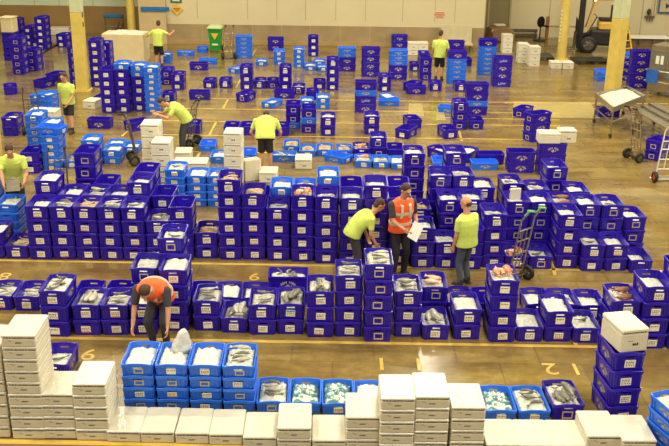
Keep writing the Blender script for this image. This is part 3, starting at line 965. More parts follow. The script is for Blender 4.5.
# ------------------------------------------------------------------ foam boxes
def foam_proto(kind):
    """kind 'w' = flat film-wrapped box, 'b' = deep box"""
    if kind == 'w': W, L, H, lh = 0.409, 0.575, 0.157, 0.045
    else: W, L, H, lh = 0.40, 0.50, 0.245, 0.05
    r = random.Random(5 if kind == 'w' else 6)
    b = MB(); b.rbox((0, 0, (H - lh) / 2), (W - 0.006, L - 0.006, H - lh - 0.001), 0.012, 0)
    y = -L / 2 + 0.003 - 0.0008
    if kind == 'w':
        x = -0.035
        for q in range(5):
            b.box((x, y, 0.055 + 0.004 * (q % 2)), (0.010, 0.0012, 0.016), 1); x += 0.014
        for q in range(3): b.box((-0.11 + q * 0.02 + 0.1 * (q > 1), y, 0.085 - 0.012 * q), (0.03, 0.0012, 0.004), 2)
    else:
        b.box((0.0, y, 0.085), (0.05, 0.0012, 0.022), 1); b.box((0.045, y, 0.087), (0.025, 0.0012, 0.03), 1)
        b.box((-0.06, y, 0.12), (0.08, 0.0012, 0.005), 2)
    lid = MB(); lid.rbox((0, 0, H - lh / 2), (W, L, lh), 0.014, 0)
    x = -W / 2 + 0.03
    while x < W / 2 - 0.04:
        l = r.uniform(0.008, 0.03)
        lid.box((x + l / 2, -L / 2 - 0.0006, H - lh * 0.72), (l, 0.0012, 0.011), 1); x += l + r.uniform(0.003, 0.012)
    m1 = M['film'] if kind == 'w' else M['foam']
    return dict(W=W, L=L, H=H, body=b.mesh('box_body', [M['foam'], M['ink_dark'], M['ink']]), lid=lid.mesh('lid', [m1, M['ink_dark']]))
FP = {'w': foam_proto('w'), 'b': foam_proto('b')}
def foam(kind, x, y, z, rz, label, group=None):
    t = thing('foam_box', label, 'foam box', (x, y, z), rz, group)
    obj('box_body', FP[kind]['body'], t); obj('lid', FP[kind]['lid'], t)
    return t
def level(k, n):
    if n == 1: return 'only box'
    if k == n - 1: return 'topmost'
    if k == 0: return 'bottom one'
    return ORD[k + 1] + ' from bottom'
def foam_stack(kind, px, py, n, phr, rz=0.0137, jit=0.003, group='foam boxes'):
    d = FP[kind]
    p = at(px, py, n * d['H'])
    off = Vector((0, d['L'] / 2, 0)); off.rotate(Matrix.Rotation(rz, 3, 'Z'))
    x, y = p.x + off.x, p.y + off.y
    r = random.Random(int(px * 10 + py))
    for k in range(n):
        foam(kind, x + r.uniform(-jit, jit), y + r.uniform(-jit, jit), k * d['H'], rz + r.uniform(-.007, .007),
             'white foam box, %s of %s' % (level(k, n), phr) if n > 1 else 'white foam box, %s' % phr, group)
    OBST.append((Vector((x, y, 0)), rz, (d['W'] / 2 + 0.008, d['L'] / 2 + 0.008)))
    return x, y
front = [(-18, 346, 8, 'the stack cut by the left frame edge'), (17.5, 335.5, 9, 'tallest wrapped stack, at left'), (56, 394, 4, 'the stack between two taller ones at left'),
         (88.3, 384, 5, 'the five-high stack left of blue tubs'),
         (123, 431.3, 1, 'lying single and first right of the five-high left stack'), (157, 431.8, 1, 'lying single and second right of the five-high left stack'),
         (191.5, 433, 1, 'lying single and third right of the five-high left stack'), (225.8, 434, 1, 'lying single and fourth right of the five-high left stack'),
         (259.8, 437, 1, 'lying single, left of the two-high front pair'), (294, 428, 2, 'the two-high stack before the blue tubs'),
         (328.8, 440, 1, 'lying single, right of the two-high front pair'), (363.2, 417, 3, 'the three-high stack left of the middle tall pair'),
         (398.2, 398.5, 5, 'left stack of the middle tall pair'), (433, 396.5, 5, 'right stack of the middle tall pair'), (469.3, 407.5, 4, 'the four-high stack right of the middle tall pair'),
         (504, 444.6, 1, 'lying single below the teal-bag tub'), (537.5, 445, 1, 'lying single below the tub of dark fish'), (571, 445.4, 1, 'lying single below the purple tub at lower right'),
         (605, 436, 2, 'left pair at lower right'), (640, 440.5, 2, 'right pair at lower right')]
FRONT_POS = []
for (px, py, n, phr) in front:
    FRONT_POS.append((px, n, at(px, py, n * FP['w']['H']).y))
    foam_stack('w', px, py, n, phr, group='film-wrapped foam boxes in the front row')
mid = [(232, 133, 5, 'the lone tall stack left of the standing man', -0.02), (160, 142.5, 5, 'front stack by the stooping worker', 0), (149.5, 124.5, 6, 'rear stack by the stooping worker', 0.02),
       (267.8, 172.5, 1, 'alone on the floor behind the middle row', -0.03), (181, 163, 1, 'left of a pair behind three blue columns', 0), (198, 163, 1, 'right of a pair behind three blue columns', 0.02),
       (182.5, 152.5, 1, 'by the stooping worker, its lid lying low', 0.05), (303.5, 159.5, 1, 'alone beside the blue tubs at centre', 0.02), (88.5, 101, 1, 'small and alone right of the standing worker', -0.2),
       (35, 111, 1, 'left one beside the blue tubs at far left', 0), (47.5, 111.5, 1, 'right one beside the blue tubs at far left', -0.1),
       (557, 62.3, 1, 'left of the pair at the round post foot', 0), (568.8, 62.6, 1, 'right of the pair at the round post foot', 0),
       (508.5, 35, 3, 'the narrow pair behind the script-print stack', 0), (524.5, 44, 3, 'the left pile on the black pallet', 0), (535.8, 47, 3, 'the right pile on the black pallet', 0),
       (413.5, 43, 2, 'the left far pile by the dado', 0), (423.5, 43, 2, 'the right far pile by the dado', 0)]
for (px, py, n, phr, rz) in mid: foam_stack('b', px, py, n, phr, rz, group='deep foam boxes')
def foam_on(kind, px, py, z, rz, label):
    p = at(px, py, z + FP[kind]['H'])
    off = Vector((0, FP[kind]['L'] / 2, 0)) if abs(rz) < 1 else Vector((0, FP[kind]['W'] / 2, 0))
    return foam(kind, p.x + off.x, p.y + off.y, z, rz, label, 'deep foam boxes')
# a box stood on end behind the tall middle row
p = at(251, 181)
t = foam('b', p.x, p.y + 0.1, 0, 0.5, 'white foam box stood on its end behind the middle row', 'deep foam boxes')
for ch in list(t.children): ch.rotation_euler = (PI / 2, 0, 0); ch.location = (0, 0.125, 0.252)
OBST.append((Vector((p.x, p.y + 0.1, 0)), 0.5, (0.22, 0.15)))
# ------------------------------------------------------------------ people
M['skin'] = mat('skin', rgb(206, 150, 112), 0.5, noise_amt=0.05, nscale=12, sss=0.1)
M['hivis'] = mat('yellow_shirt_cloth', rgb(204, 221, 100), 0.75, noise_amt=0.08, nscale=9, bump=0.3, bscale=16)
M['vest'] = mat('orange_vest_cloth', rgb(250, 98, 36), 0.7, noise_amt=0.08, nscale=9, bump=0.3, bscale=16)
M['band'] = mat('silver_reflective_tape', rgb(214, 204, 180), 0.35)
M['shorts'] = mat('black_shorts_cloth', rgb(34, 32, 36), 0.8, noise_amt=0.15, nscale=10)
M['jeans'] = mat('grey_blue_jeans', rgb(74, 82, 96), 0.8, noise_amt=0.15, nscale=10)
M['grey_cloth'] = mat('dark_grey_cloth', rgb(62, 60, 64), 0.8, noise_amt=0.15, nscale=10)
M['boot'] = mat('boot_leather', rgb(52, 42, 34), 0.6)
M['hair'] = mat('brown_hair', rgb(70, 48, 32), 0.7, noise_amt=0.2, nscale=40)
M['eye'] = mat('eye', rgb(30, 24, 20), 0.3)
M['lip'] = mat('lip', rgb(168, 92, 78), 0.5)

def remesh(mb, name, mtl, vox=0.009, sm=6):
    me = bpy.data.meshes.new(name); me.from_pydata([tuple(p) for p in mb.v], [], mb.f)
    bm = bmesh.new(); bm.from_mesh(me); bmesh.ops.recalc_face_normals(bm, faces=bm.faces); bm.to_mesh(me); bm.free()
    o = bpy.data.objects.new('tmp', me); COL.objects.link(o)
    r = o.modifiers.new('r', 'REMESH'); r.mode = 'VOXEL'; r.voxel_size = vox; r.use_smooth_shade = True
    s = o.modifiers.new('s', 'SMOOTH'); s.factor = 0.5; s.iterations = sm
    dg = bpy.context.evaluated_depsgraph_get(); dg.update()
    m2 = bpy.data.meshes.new_from_object(o.evaluated_get(dg)); m2.name = name
    bpy.data.objects.remove(o); bpy.data.meshes.remove(me)
    m2.materials.clear(); m2.materials.append(mtl)
    return m2
def cap(mb, a, b, ra, rb, n=14):
    a = Vector(a); b = Vector(b)
    mb.cyl(a, b, ra, n, 0, rb); mb.sph(a, (ra,) * 3, n, 8); mb.sph(b, (rb,) * 3, n, 8)
def ell_loft(mb, rings, n=18):
    """rings: (centre, right vector, forward vector, rx, ry)"""
    mb.loft([[c + R_ * (rx * math.cos(2 * PI * k / n)) + F_ * (ry * math.sin(2 * PI * k / n)) for k in range(n)] for c, R_, F_, rx, ry in rings])
def ik(a, b, l1, l2, hint):
    a = Vector(a); b = Vector(b); d = b - a; D = d.length
    if D > (l1 + l2) * 0.995:
        b = a + d * ((l1 + l2) * 0.995 / D); d = b - a; D = d.length
    x = (l1 * l1 - l2 * l2 + D * D) / (2 * D)
    h = math.sqrt(max(l1 * l1 - x * x, 0))
    u = d / D; hv = Vector(hint); hv = (hv - u * hv.dot(u)).normalized()
    return a + u * x + hv * h, b
def hand(mb, w, d, pal, thumb, curl):
    """palm and five bent fingers: w wrist, d direction, pal palm normal, thumb side direction"""
    d = Vector(d).normalized(); pal = Vector(pal); pal = (pal - d * pal.dot(d)).normalized(); t = d.cross(pal)
    if t.dot(Vector(thumb)) < 0: t = -t
    w = Vector(w); pc = w + d * 0.05
    for q in range(4):
        s = 0.026 - q * 0.0175
        cap(mb, w + d * 0.01 + t * s * 0.7, w + d * 0.085 + t * s, 0.014, 0.0115, 8)
        L = (0.070, 0.080, 0.074, 0.058)[q]
        p = w + d * 0.088 + t * s
        ang = 0.0
        for k in range(3):
            ang += curl * (0.6, 1.0, 0.8)[k]
            dd = d * math.cos(ang) + pal * math.sin(ang)
            q2 = p + dd * (L * (0.45, 0.32, 0.25)[k])
            cap(mb, p, q2, 0.0098 - 0.0009 * k, 0.0092 - 0.0011 * k, 8); p = q2
    p = w + d * 0.03 + t * 0.024
    dd = (d * 0.65 + t * 0.7 + pal * 0.25).normalized()
    p2 = p + dd * 0.045; cap(mb, p, p2, 0.0135, 0.0115, 8)
    dd = (d * 0.9 + t * 0.25 + pal * 0.35).normalized()
    cap(mb, p2, p2 + dd * 0.032, 0.0112, 0.0095, 8)

def person(label, px, py, face, bend=0.05, side=0.0, head=(0.0, 0.0), hl=None, hr=None, fl=(-0.11, 0.0), fr=(0.11, 0.0), top='hivis', legs='shorts', bald=False, scale=1.0, crouch=0.0, base_h=0.0, curl=0.5, sleeves=None, bulk=1.0):
    p = at(px, py)
    root = thing('person', label, 'person', (p.x, p.y, 0), face)
    S = scale * 0.93; HS = max(S, 0.90) * 1.06
    V = lambda x, y, z: Vector((x, y, z)) * S
    X = Vector((1, 0, 0)); Y = Vector((0, 1, 0))
    pel = V(0, -0.25 * math.sin(bend) * 0.6, 0.93 - crouch)
    sp = []                          # spine: bends forward progressively
    c = pel.copy(); ang = 0.0
    seg = [0.0, 0.13, 0.13, 0.13, 0.11, 0.08]
    dirs = []
    for k, l in enumerate(seg):
        ang = bend * min(1.0, 0.35 + k * 0.2)
        dv = Vector((math.sin(side) * math.cos(ang), math.sin(ang), math.cos(ang))).normalized()
        c = c + dv * (l * S); sp.append(c.copy()); dirs.append(dv)
    def fr_(dv):
        F_ = (Y - dv * dv.y).normalized() if abs(dv.y) < 0.999 else Vector((0, 0, -1))
        F_ = Vector((0, math.cos(math.asin(max(-1, min(1, dv.y)))), -dv.y)).normalized()
        R_ = F_.cross(dv).normalized()
        return R_, F_
    size = [(0.165, 0.118), (0.155, 0.112), (0.168, 0.118), (0.180, 0.124), (0.165, 0.105), (0.075, 0.065)]
    def torso(mb, grow, k0=0, k1=6, low=0.0):
        rings = []
        R_, F_ = fr_(dirs[0])
        if low: rings.append((sp[0] - dirs[0] * low * S, R_, F_, (size[0][0] + grow) * S * bulk, (size[0][1] + grow) * S * bulk))
        for k in range(k0, k1):
            R_, F_ = fr_(dirs[k])
            rings.append((sp[k], R_, F_, (size[k][0] + grow) * S * bulk, (size[k][1] + grow) * S * bulk))
        ell_loft(mb, rings)
        return rings
    R4, F4 = fr_(dirs[4])
    sh = {s: sp[4] + R4 * (s * 0.175 * S * bulk) - dirs[4] * 0.02 * S for s in (-1, 1)}
    hip = {s: pel + X * (s * 0.085 * S) - Vector((0, 0, 0.02 * S)) for s in (-1, 1)}
    feet = {-1: V(fl[0], fl[1], 0.075), 1: V(fr[0], fr[1], 0.075)}
    knee = {}; ank = {}
    for s in (-1, 1): knee[s], ank[s] = ik(hip[s], feet[s], 0.43 * S, 0.42 * S, (s * 0.15, 1, 0.1))
    tgt = {-1: hl or (-0.27, 0.06, 0.80), 1: hr or (0.27, 0.06, 0.80)}
    elb = {}; wri = {}
    for s in (-1, 1): elb[s], wri[s] = ik(sh[s], V(*tgt[s]), 0.30 * S, 0.26 * S, (s * 0.6, -0.9, -0.5))
    # body: one continuous surface
    b = MB()
    torso(b, 0.0, 0, 6, 0.06)
    hd = sp[5] + dirs[5] * 0.03 * S
    hp, hy = head
    hb = bend * 0.9 + hp
    hu = Vector((0, math.sin(hb), math.cos(hb))); hf0 = Vector((0, math.cos(hb), -math.sin(hb)))
    hrot = Matrix((Vector((1, 0, 0)), hf0, hu)).transposed() @ Matrix.Rotation(hy, 3, 'Z')
    HP = lambda x, y, z: hd + hrot @ (Vector((x, y, z)) * HS)
    cap(b, sp[4] + dirs[4] * 0.03 * S, HP(0, 0.0, 0.09), 0.062 * HS, 0.056 * HS)
    b.sph(HP(0, -0.008, 0.185), (0.077 * HS, 0.093 * HS, 0.100 * HS), 20, 14, 0, hrot)
    b.sph(HP(0, 0.025, 0.125), (0.062 * HS, 0.068 * HS, 0.075 * HS), 16, 10, 0, hrot)
    b.sph(HP(0, 0.078, 0.085), (0.026 * HS, 0.022 * HS, 0.022 * HS), 10, 8, 0, hrot)
    b.cyl(HP(0, 0.083, 0.195), HP(0, 0.108, 0.147), 0.010 * HS, 8, 0, 0.016 * HS)
    b.sph(HP(0, 0.082, 0.212), (0.05 * HS, 0.016 * HS, 0.011 * HS), 10, 6, 0, hrot)
    for s in (-1, 1): b.sph(HP(s * 0.079, -0.01, 0.165), (0.012 * HS, 0.022 * HS, 0.034 * HS), 10, 8, 0, hrot)
    for s in (-1, 1):
        cap(b, sp[4] + R4 * (s * 0.09 * S) - dirs[4] * 0.01 * S, sh[s], 0.068 * S, 0.062 * S)
        cap(b, sh[s], elb[s], 0.054 * S, 0.041 * S); cap(b, elb[s], wri[s], 0.043 * S, 0.029 * S)
        cap(b, hip[s], knee[s], 0.085 * S, 0.058 * S)
        mid = knee[s].lerp(ank[s], 0.3) + Vector((0, -0.012 * S, 0))
        cap(b, knee[s], mid, 0.056 * S, 0.058 * S); cap(b, mid, ank[s], 0.058 * S, 0.038 * S)
        cap(b, ank[s] - Vector((0, 0.02 * S, 0.03 * S)), ank[s] + Vector((s * 0.015, 0.13, -0.045)) * S, 0.036 * S, 0.028 * S, 10)
        fd = (wri[s] - elb[s]).normalized()
        hand(b, wri[s], fd, Vector((-s * 0.8, 0.3, -0.3)), Vector((0, 1, 0.3)), curl)
    o = obj('body', remesh(b, 'body', M['skin'], 0.0075, 5), root)
    # face
    e = MB()
    for s in (-1, 1): e.sph(HP(s * 0.030, 0.079, 0.188), (0.011 * HS, 0.008 * HS, 0.007 * HS), 10, 6, 0, hrot)
    e.build('eyes', M['eye'], root, True)
    l = MB(); l.sph(HP(0, 0.089, 0.118), (0.024 * HS, 0.008 * HS, 0.007 * HS), 10, 6, 0, hrot); l.build('mouth', M['lip'], root, True)
    h = MB()
    if not bald:
        h.sph(HP(0, -0.022, 0.205), (0.083 * HS, 0.094 * HS, 0.092 * HS), 18, 12, 0, hrot)
        h.sph(HP(0, -0.055, 0.155), (0.074 * HS, 0.058 * HS, 0.075 * HS), 16, 10, 0, hrot)
    else:
        h.sph(HP(0, -0.050, 0.150), (0.078 * HS, 0.060 * HS, 0.050 * HS), 16, 10, 0, hrot)
    obj('hair', remesh(h, 'hair', M['hair'], 0.008, 3), root)
    # clothes
    sleeve_mat = M[sleeves] if sleeves else None
    t = MB(); torso(t, 0.016, 0, 5, 0.07)
    ell_loft(t, [(sp[4] - dirs[4] * 0.03 * S, R4, F4, 0.165 * S * bulk, 0.115 * S * bulk), (sp[4] + dirs[4] * 0.035 * S, R4, F4, 0.140 * S * bulk, 0.108 * S * bulk), (sp[4] + dirs[4] * 0.065 * S, R4, F4, 0.100 * S * bulk, 0.086 * S * bulk), (sp[4] + dirs[4] * 0.08 * S, R4, F4, 0.084 * S * bulk, 0.076 * S * bulk)])
    for s in (-1, 1):
        cap(t, sp[4] + R4 * (s * 0.08 * S) - dirs[4] * 0.01 * S, sh[s], 0.080 * S, 0.074 * S)
        if not sleeves: t.cyl(sh[s], sh[s].lerp(elb[s], 0.72), 0.072 * S, 14, 0, 0.062 * S)
    shirt = obj('vest' if sleeves else 'shirt', remesh(t, 'shirt', M[top], 0.011, 5), root)
    if sleeves:
        for s in (-1, 1):
            t = MB(); cap(t, sh[s] - R4 * (s * 0.03), sh[s], 0.076 * S, 0.076 * S); t.cyl(sh[s], sh[s].lerp(elb[s], 0.8), 0.076 * S, 14, 0, 0.058 * S)
            obj('sleeve', remesh(t, 'sleeve', sleeve_mat, 0.011, 4), root)
        bm_ = MB()
        for (k, off) in ((1, -0.02), (2, 0.07)):
            R_, F_ = fr_(dirs[k]); cc = sp[k] + dirs[k] * off * S
            g = 0.024
            ell_loft(bm_, [(cc - dirs[k] * 0.028 * S, R_, F_, (size[k][0] + g) * S * bulk, (size[k][1] + g) * S * bulk), (cc + dirs[k] * 0.028 * S, R_, F_, (size[k][0] + g + 0.004) * S * bulk, (size[k][1] + g + 0.004) * S * bulk)], 28)
        for s in (-1, 1):
            pts = [sp[2] + fr_(dirs[2])[1] * 0.137 * S * bulk + R4 * s * 0.085 * S, sp[3] + F4 * 0.143 * S * bulk + R4 * s * 0.085 * S, sp[4] + F4 * 0.125 * S * bulk + R4 * s * 0.08 * S, sp[4] + dirs[4] * 0.075 * S + R4 * s * 0.09 * S]
            for i in range(3):
                aa, bb = pts[i], pts[i + 1]; w_ = R4 * 0.026 * S; th = F4 * 0.006
                bm_.add([aa - w_, aa + w_, bb + w_, bb - w_, aa - w_ + th, aa + w_ + th, bb + w_ + th, bb - w_ + th], [(3, 2, 1, 0), (4, 5, 6, 7), (0, 1, 5, 4), (1, 2, 6, 5), (2, 3, 7, 6), (3, 0, 4, 7)])
        bm_.build('reflective_bands', M['band'], root)
    q = MB(); rr = torso(q, 0.010, 0, 2, 0.075)
    for s in (-1, 1):
        if legs == 'shorts':
            cap(q, hip[s], hip[s].lerp(knee[s], 0.25), 0.100 * S, 0.100 * S); q.cyl(hip[s], hip[s].lerp(knee[s], 0.93), 0.100 * S, 14, 0, 0.092 * S)
        else:
            cap(q, hip[s], knee[s], 0.098 * S, 0.074 * S); cap(q, knee[s], ank[s] + Vector((0, 0, 0.02)), 0.074 * S, 0.058 * S)
    obj('shorts' if legs == 'shorts' else 'trousers', remesh(q, 'trousers', M['shorts'] if legs == 'shorts' else M[legs], 0.011, 5), root)
    for s in (-1, 1):
        k = MB(); a_ = ank[s]
        cap(k, a_ + Vector((0, -0.01, 0.06)) * S, a_ + Vector((0, -0.02, -0.02)) * S, 0.052 * S, 0.048 * S)
        cap(k, a_ + Vector((0, -0.03, -0.035)) * S, a_ + Vector((s * 0.018, 0.14, -0.042)) * S, 0.040 * S, 0.036 * S)
        k.box(a_ + Vector((s * 0.01, 0.055, -0.064)) * S, (0.092 * S, 0.27 * S, 0.022 * S))
        obj('boot', remesh(k, 'boot', M['boot'], 0.010, 3), root)
    bpy.context.view_layer.update()
    OBST.append((Vector((p.x, p.y, 0)), face, (0.24, 0.20)))
    return root, dict(wri={s: root.matrix_world @ wri[s] for s in wri}, V=V)
def build_people():
    person('person in yellow shirt and black shorts striding behind blue tubs, looking down, with arms lowered', 70.5, 131.5, PI - 0.25, bend=0.12, head=(0.35, -0.2), hl=(-0.17, 0.30, 0.95), hr=(0.24, 0.02, 0.82), fl=(-0.16, 0.16), fr=(0.10, -0.14), scale=0.95, bulk=1.2)
    W2 = person('person in yellow shirt leaning over tubs and holding a clipboard near a yellow post', 18.5, 221, PI + 0.25, bend=0.50, head=(0.30, 0.1), hl=(-0.22, 0.42, 0.95), hr=(0.16, 0.48, 0.93), bulk=1.28, scale=1.02)
    PEOPLE['w2'] = W2[1]
    person('person in yellow shirt with one arm stretched out beside the big pale bin', 159.5, 67.5, -0.1, bend=0.25, head=(0.1, 0.3), hl=(-0.48, 0.30, 1.20), hr=(0.55, 0.20, 1.38), scale=0.98, bulk=1.15)
    person('person in yellow shirt stooping with a white foam box over stacked boxes', 182.5, 152.5, PI / 2 + 0.35, bend=1.0, head=(0.2, 0.0), hl=(-0.17, 0.62, 1.12), hr=(0.15, 0.62, 1.12), legs='grey_cloth', bulk=1.3)
    person('person in yellow shirt and black shorts seen from behind, bent forward over purple crates', 266, 171.5, 0.03, bend=1.12, head=(0.5, 0.0), hl=(-0.34, 0.42, 0.80), hr=(0.34, 0.42, 0.80), bulk=1.38, scale=1.02)
    person('person in yellow shirt and black shorts standing before the far white table', 438.5, 80.5, -0.25, bend=0.08, head=(0.12, -0.1), hl=(-0.26, 0.15, 0.88), hr=(0.26, 0.28, 1.0), bulk=1.25, scale=1.0)
    person('person in yellow shirt and grey trousers bending between purple rows beside the orange vest', 357.5, 273.5, -PI / 2 + 0.25, bend=1.0, head=(-0.25, 0.0), hl=(-0.24, 0.26, 0.72), hr=(0.22, 0.30, 0.74), legs='grey_cloth', bulk=1.36, scale=0.9)
    person('person in orange reflective vest reading a sheet of paper between the purple rows', 398.5, 274, PI + 0.45, bend=0.16, head=(0.42, 0.2), hl=(-0.26, 0.16, 0.94), hr=(0.12, 0.34, 1.02), legs='shorts_long', top='vest', sleeves='grey_cloth', scale=1.01, bulk=1.24)
    person('balding person in yellow shirt and grey jeans standing between the purple rows', 463.5, 284.5, 0.75, bend=0.08, head=(0.15, 0.3), hl=(-0.25, 0.12, 0.82), hr=(0.22, 0.2, 0.95), legs='jeans', bald=True, bulk=1.42, scale=0.91)
    person('person in orange vest and dark trousers doubled over behind the blue tubs', 160.0, 345, PI - 0.12, bend=1.25, head=(0.1, 0.0), hl=(-0.30, 0.50, 0.50), hr=(0.26, 0.50, 0.46), legs='grey_cloth', top='vest', sleeves='grey_cloth', crouch=0.12, bulk=1.3)
M['shorts_long'] = M['shorts']
PEOPLE = {}
build_people()
# what they hold
p = at(416.5, 229, 1.0)
a = MB(); a.box((0, 0, 0), (0.21, 0.003, 0.30)); o = a.build('paper_sheet', M['paper']); o.location = at_depth(415.5, 231.5, at(398.5, 275).y - 0.30); o.rotation_euler = (-0.35, 0.62, 0.3)
tag(o, 'sheet of white paper held by the person in the orange vest', 'paper')
_m = (PEOPLE['w2']['wri'][-1] + PEOPLE['w2']['wri'][1]) / 2
t = thing('clipboard', 'dark clipboard held by the worker leaning at left', 'clipboard', _m + Vector((0.03, -0.13, 0.03)), 0.3)
a = MB(); a.box((0, 0, 0), (0.25, 0.34, 0.006), 0, Matrix.Rotation(0.5, 3, 'X')); a.build('board', M['steel_dark'], t)
a = MB(); a.box((0, 0.02, 0.012), (0.21, 0.28, 0.003), 0, Matrix.Rotation(0.5, 3, 'X')); a.build('paper', M['paper'], t)
a = MB(); a.box((0, 0.145, 0.085), (0.09, 0.03, 0.012), 0, Matrix.Rotation(0.5, 3, 'X')); a.build('clip', M['steel'], t)
# ------------------------------------------------------------------ other equipment
M['green'] = mat('green_plastic', rgb(34, 150, 46), 0.4, noise_amt=0.06, nscale=5)
M['green_lid'] = mat('pale_green_lid', rgb(186, 206, 150), 0.45)
M['sign_yellow'] = mat('sign_yellow', rgb(226, 178, 56), 0.5)
M['sign_green'] = mat('sign_green', rgb(40, 112, 52), 0.5)
M['sign_red'] = mat('sign_red', rgb(206, 66, 40), 0.6)
M['sign_blue'] = mat('sign_blue', rgb(36, 104, 150), 0.45, noise_amt=0.1, nscale=6)
M['bin_pale'] = mat('pale_insulated_bin', rgb(226, 206, 158), 0.5, noise_amt=0.05, nscale=3)
M['blue_cloth'] = mat('blue_cloth', rgb(38, 96, 190), 0.8, noise_amt=0.15, nscale=8)
M['forklift_yellow'] = mat('forklift_yellow', rgb(206, 164, 70), 0.4, noise_amt=0.1, nscale=5)
M['brown_cover'] = mat('brown_cover', rgb(140, 112, 78), 0.6, noise_amt=0.15, nscale=4)
M['wood'] = mat('brown_timber', rgb(150, 96, 52), 0.6, noise_amt=0.15, nscale=5)
M['glass_tank'] = mat('cloudy_tank_panel', rgb(120, 116, 100), 0.15, spec=0.7, noise_amt=0.15, nscale=3)
M['bench_white'] = mat('off_white_bench', rgb(200, 186, 146), 0.5, noise_amt=0.08, nscale=4)
M['skin2'] = M['skin']
ml = bpy.data.materials.new('beacon_glow'); ml.use_nodes = True
e_ = ml.node_tree.nodes['Principled BSDF']; e_.inputs['Base Color'].default_value = rgb(255, 180, 110); e_.inputs['Emission Color'].default_value = rgb(255, 196, 130); e_.inputs['Emission Strength'].default_value = 6
M['beacon'] = ml
def wheel(name, c, r, w, ax, parent, hub='steel_dark'):
    c = Vector(c); ax = Vector(ax).normalized()
    a = MB(); n = 20
    u = ax.orthogonal().normalized(); v = ax.cross(u)
    rings = []
    for (rr, off) in ((r * 0.62, -w / 2), (r * 0.92, -w / 2), (r, -w * 0.28), (r, w * 0.28), (r * 0.92, w / 2), (r * 0.62, w / 2)):
        rings.append([c + ax * off + u * (rr * math.cos(2 * PI * k / n)) + v * (rr * math.sin(2 * PI * k / n)) for k in range(n)])
    a.loft(rings + [rings[0]], 0, cap=False)
    o = a.build(name, M['black'], parent, True)
    h = MB(); h.cyl(c - ax * w * 0.22, c + ax * w * 0.22, r * 0.62, 16)
    for k in range(5):
        t = 2 * PI * k / 5; d = u * math.cos(t) + v * math.sin(t)
        h.cyl(c + d * r * 0.1 - ax * w * 0.3, c + d * r * 0.55 - ax * w * 0.3, r * 0.08, 6); h.cyl(c + d * r * 0.1 + ax * w * 0.3, c + d * r * 0.55 + ax * w * 0.3, r * 0.08, 6)
    h.cyl(c - ax * w * 0.5, c + ax * w * 0.5, r * 0.14, 10)
    h.build('hub', M[hub], o)
    return o
def hand_truck(label, px, py, rz, H=1.25, lean=0.16, mtl='steel', grip='black', hub='steel_dark', W=0.36):
    p = at(px, py)
    t = thing('hand_truck', label, 'hand truck', (p.x, p.y, 0), rz)
    B = lambda x, z: (x, -math.sin(lean) * (z - 0.12), 0.12 + (z - 0.12) * math.cos(lean))
    a = MB()
    for s in (-1, 1):
        a.tube([B(s * W / 2, 0.10), B(s * W / 2, H * 0.86), (B(s * W * .42, H)[0], B(0, H)[1] - 0.10, B(0, H)[2])], 0.016, 8)
    for z in (0.30, 0.55, 0.80, 1.0): a.cyl(B(-W / 2, z), B(W / 2, z), 0.013, 8)
    a.cyl(B(-W * .16, 0.3), B(-W * .16, 1.0), 0.011, 8); a.cyl(B(W * .16, 0.3), B(W * .16, 1.0), 0.011, 8)
    a.build('frame', M[mtl], t)
    a = MB(); a.box((0, 0.13, 0.02), (W + 0.06, 0.24, 0.008)); a.box((0, 0.012, 0.07), (W + 0.06, 0.008, 0.10)); a.build('toe_plate', M[mtl], t)
    for s in (-1, 1):
        g = MB(); q = B(s * W * .42, H); g.cyl((q[0], q[1] - 0.06, q[2]), (q[0], q[1] - 0.20, q[2] + 0.03), 0.021, 8); g.cyl((s * W * .45, B(0, H * .93)[1] - 0.03, B(0, H * .93)[2]), (q[0], q[1] - 0.10, q[2]), 0.018, 8); g.build('grip', M[grip], t)
    for s in (-1, 1): wheel('wheel', (s * (W / 2 + 0.06), -0.09, 0.13), 0.13, 0.07, (1, 0, 0), t, hub)
    a = MB(); a.cyl((-W / 2 - 0.08, -0.09, 0.13), (W / 2 + 0.08, -0.09, 0.13), 0.012, 8); a.box((-W / 2 + 0.02, -0.04, 0.14), (0.02, 0.12, 0.05)); a.box((W / 2 - 0.02, -0.04, 0.14), (0.02, 0.12, 0.05)); a.build('axle', M['steel_dark'], t)
    OBST.append((Vector((p.x, p.y + 0.0, 0)), rz, (W / 2 + 0.10, 0.24)))
    return t
M['grip_green'] = mat('green_grip', rgb(110, 190, 100), 0.5)
hand_truck('hand truck with black wheels standing beside the green wheelie bin', 228.5, 59, 0.35, 1.30)
hand_truck('hand truck behind the blue tubs at far left, only its handles showing', 34, 134, 0.25, 1.30, mtl='steel_dark')
hand_truck('hand truck standing among purple crates in front of the blue columns', 60.5, 204.0, 0.35, 1.30, mtl='steel_dark')
hand_truck('slim hand truck standing left of the two white foam stacks', 137, 163, -1.2, 1.25, mtl='steel_dark')
hand_truck('hand truck half hidden behind the stooping worker', 190.5, 146, 1.3, 1.25, mtl='steel_dark')
hand_truck('hand truck with green grips before the right-hand purple block', 514.5, 281, 0.7, 1.40, grip='grip_green', W=0.34)
hand_truck('hand truck with two big black wheels beside the steel table at right', 635.5, 160, -1.2, 1.35)
hand_truck('white-framed hand truck with a red hub at the right frame edge', 664.5, 181, 0.1, 1.45, mtl='white_plastic', hub='red_hub', W=0.46)

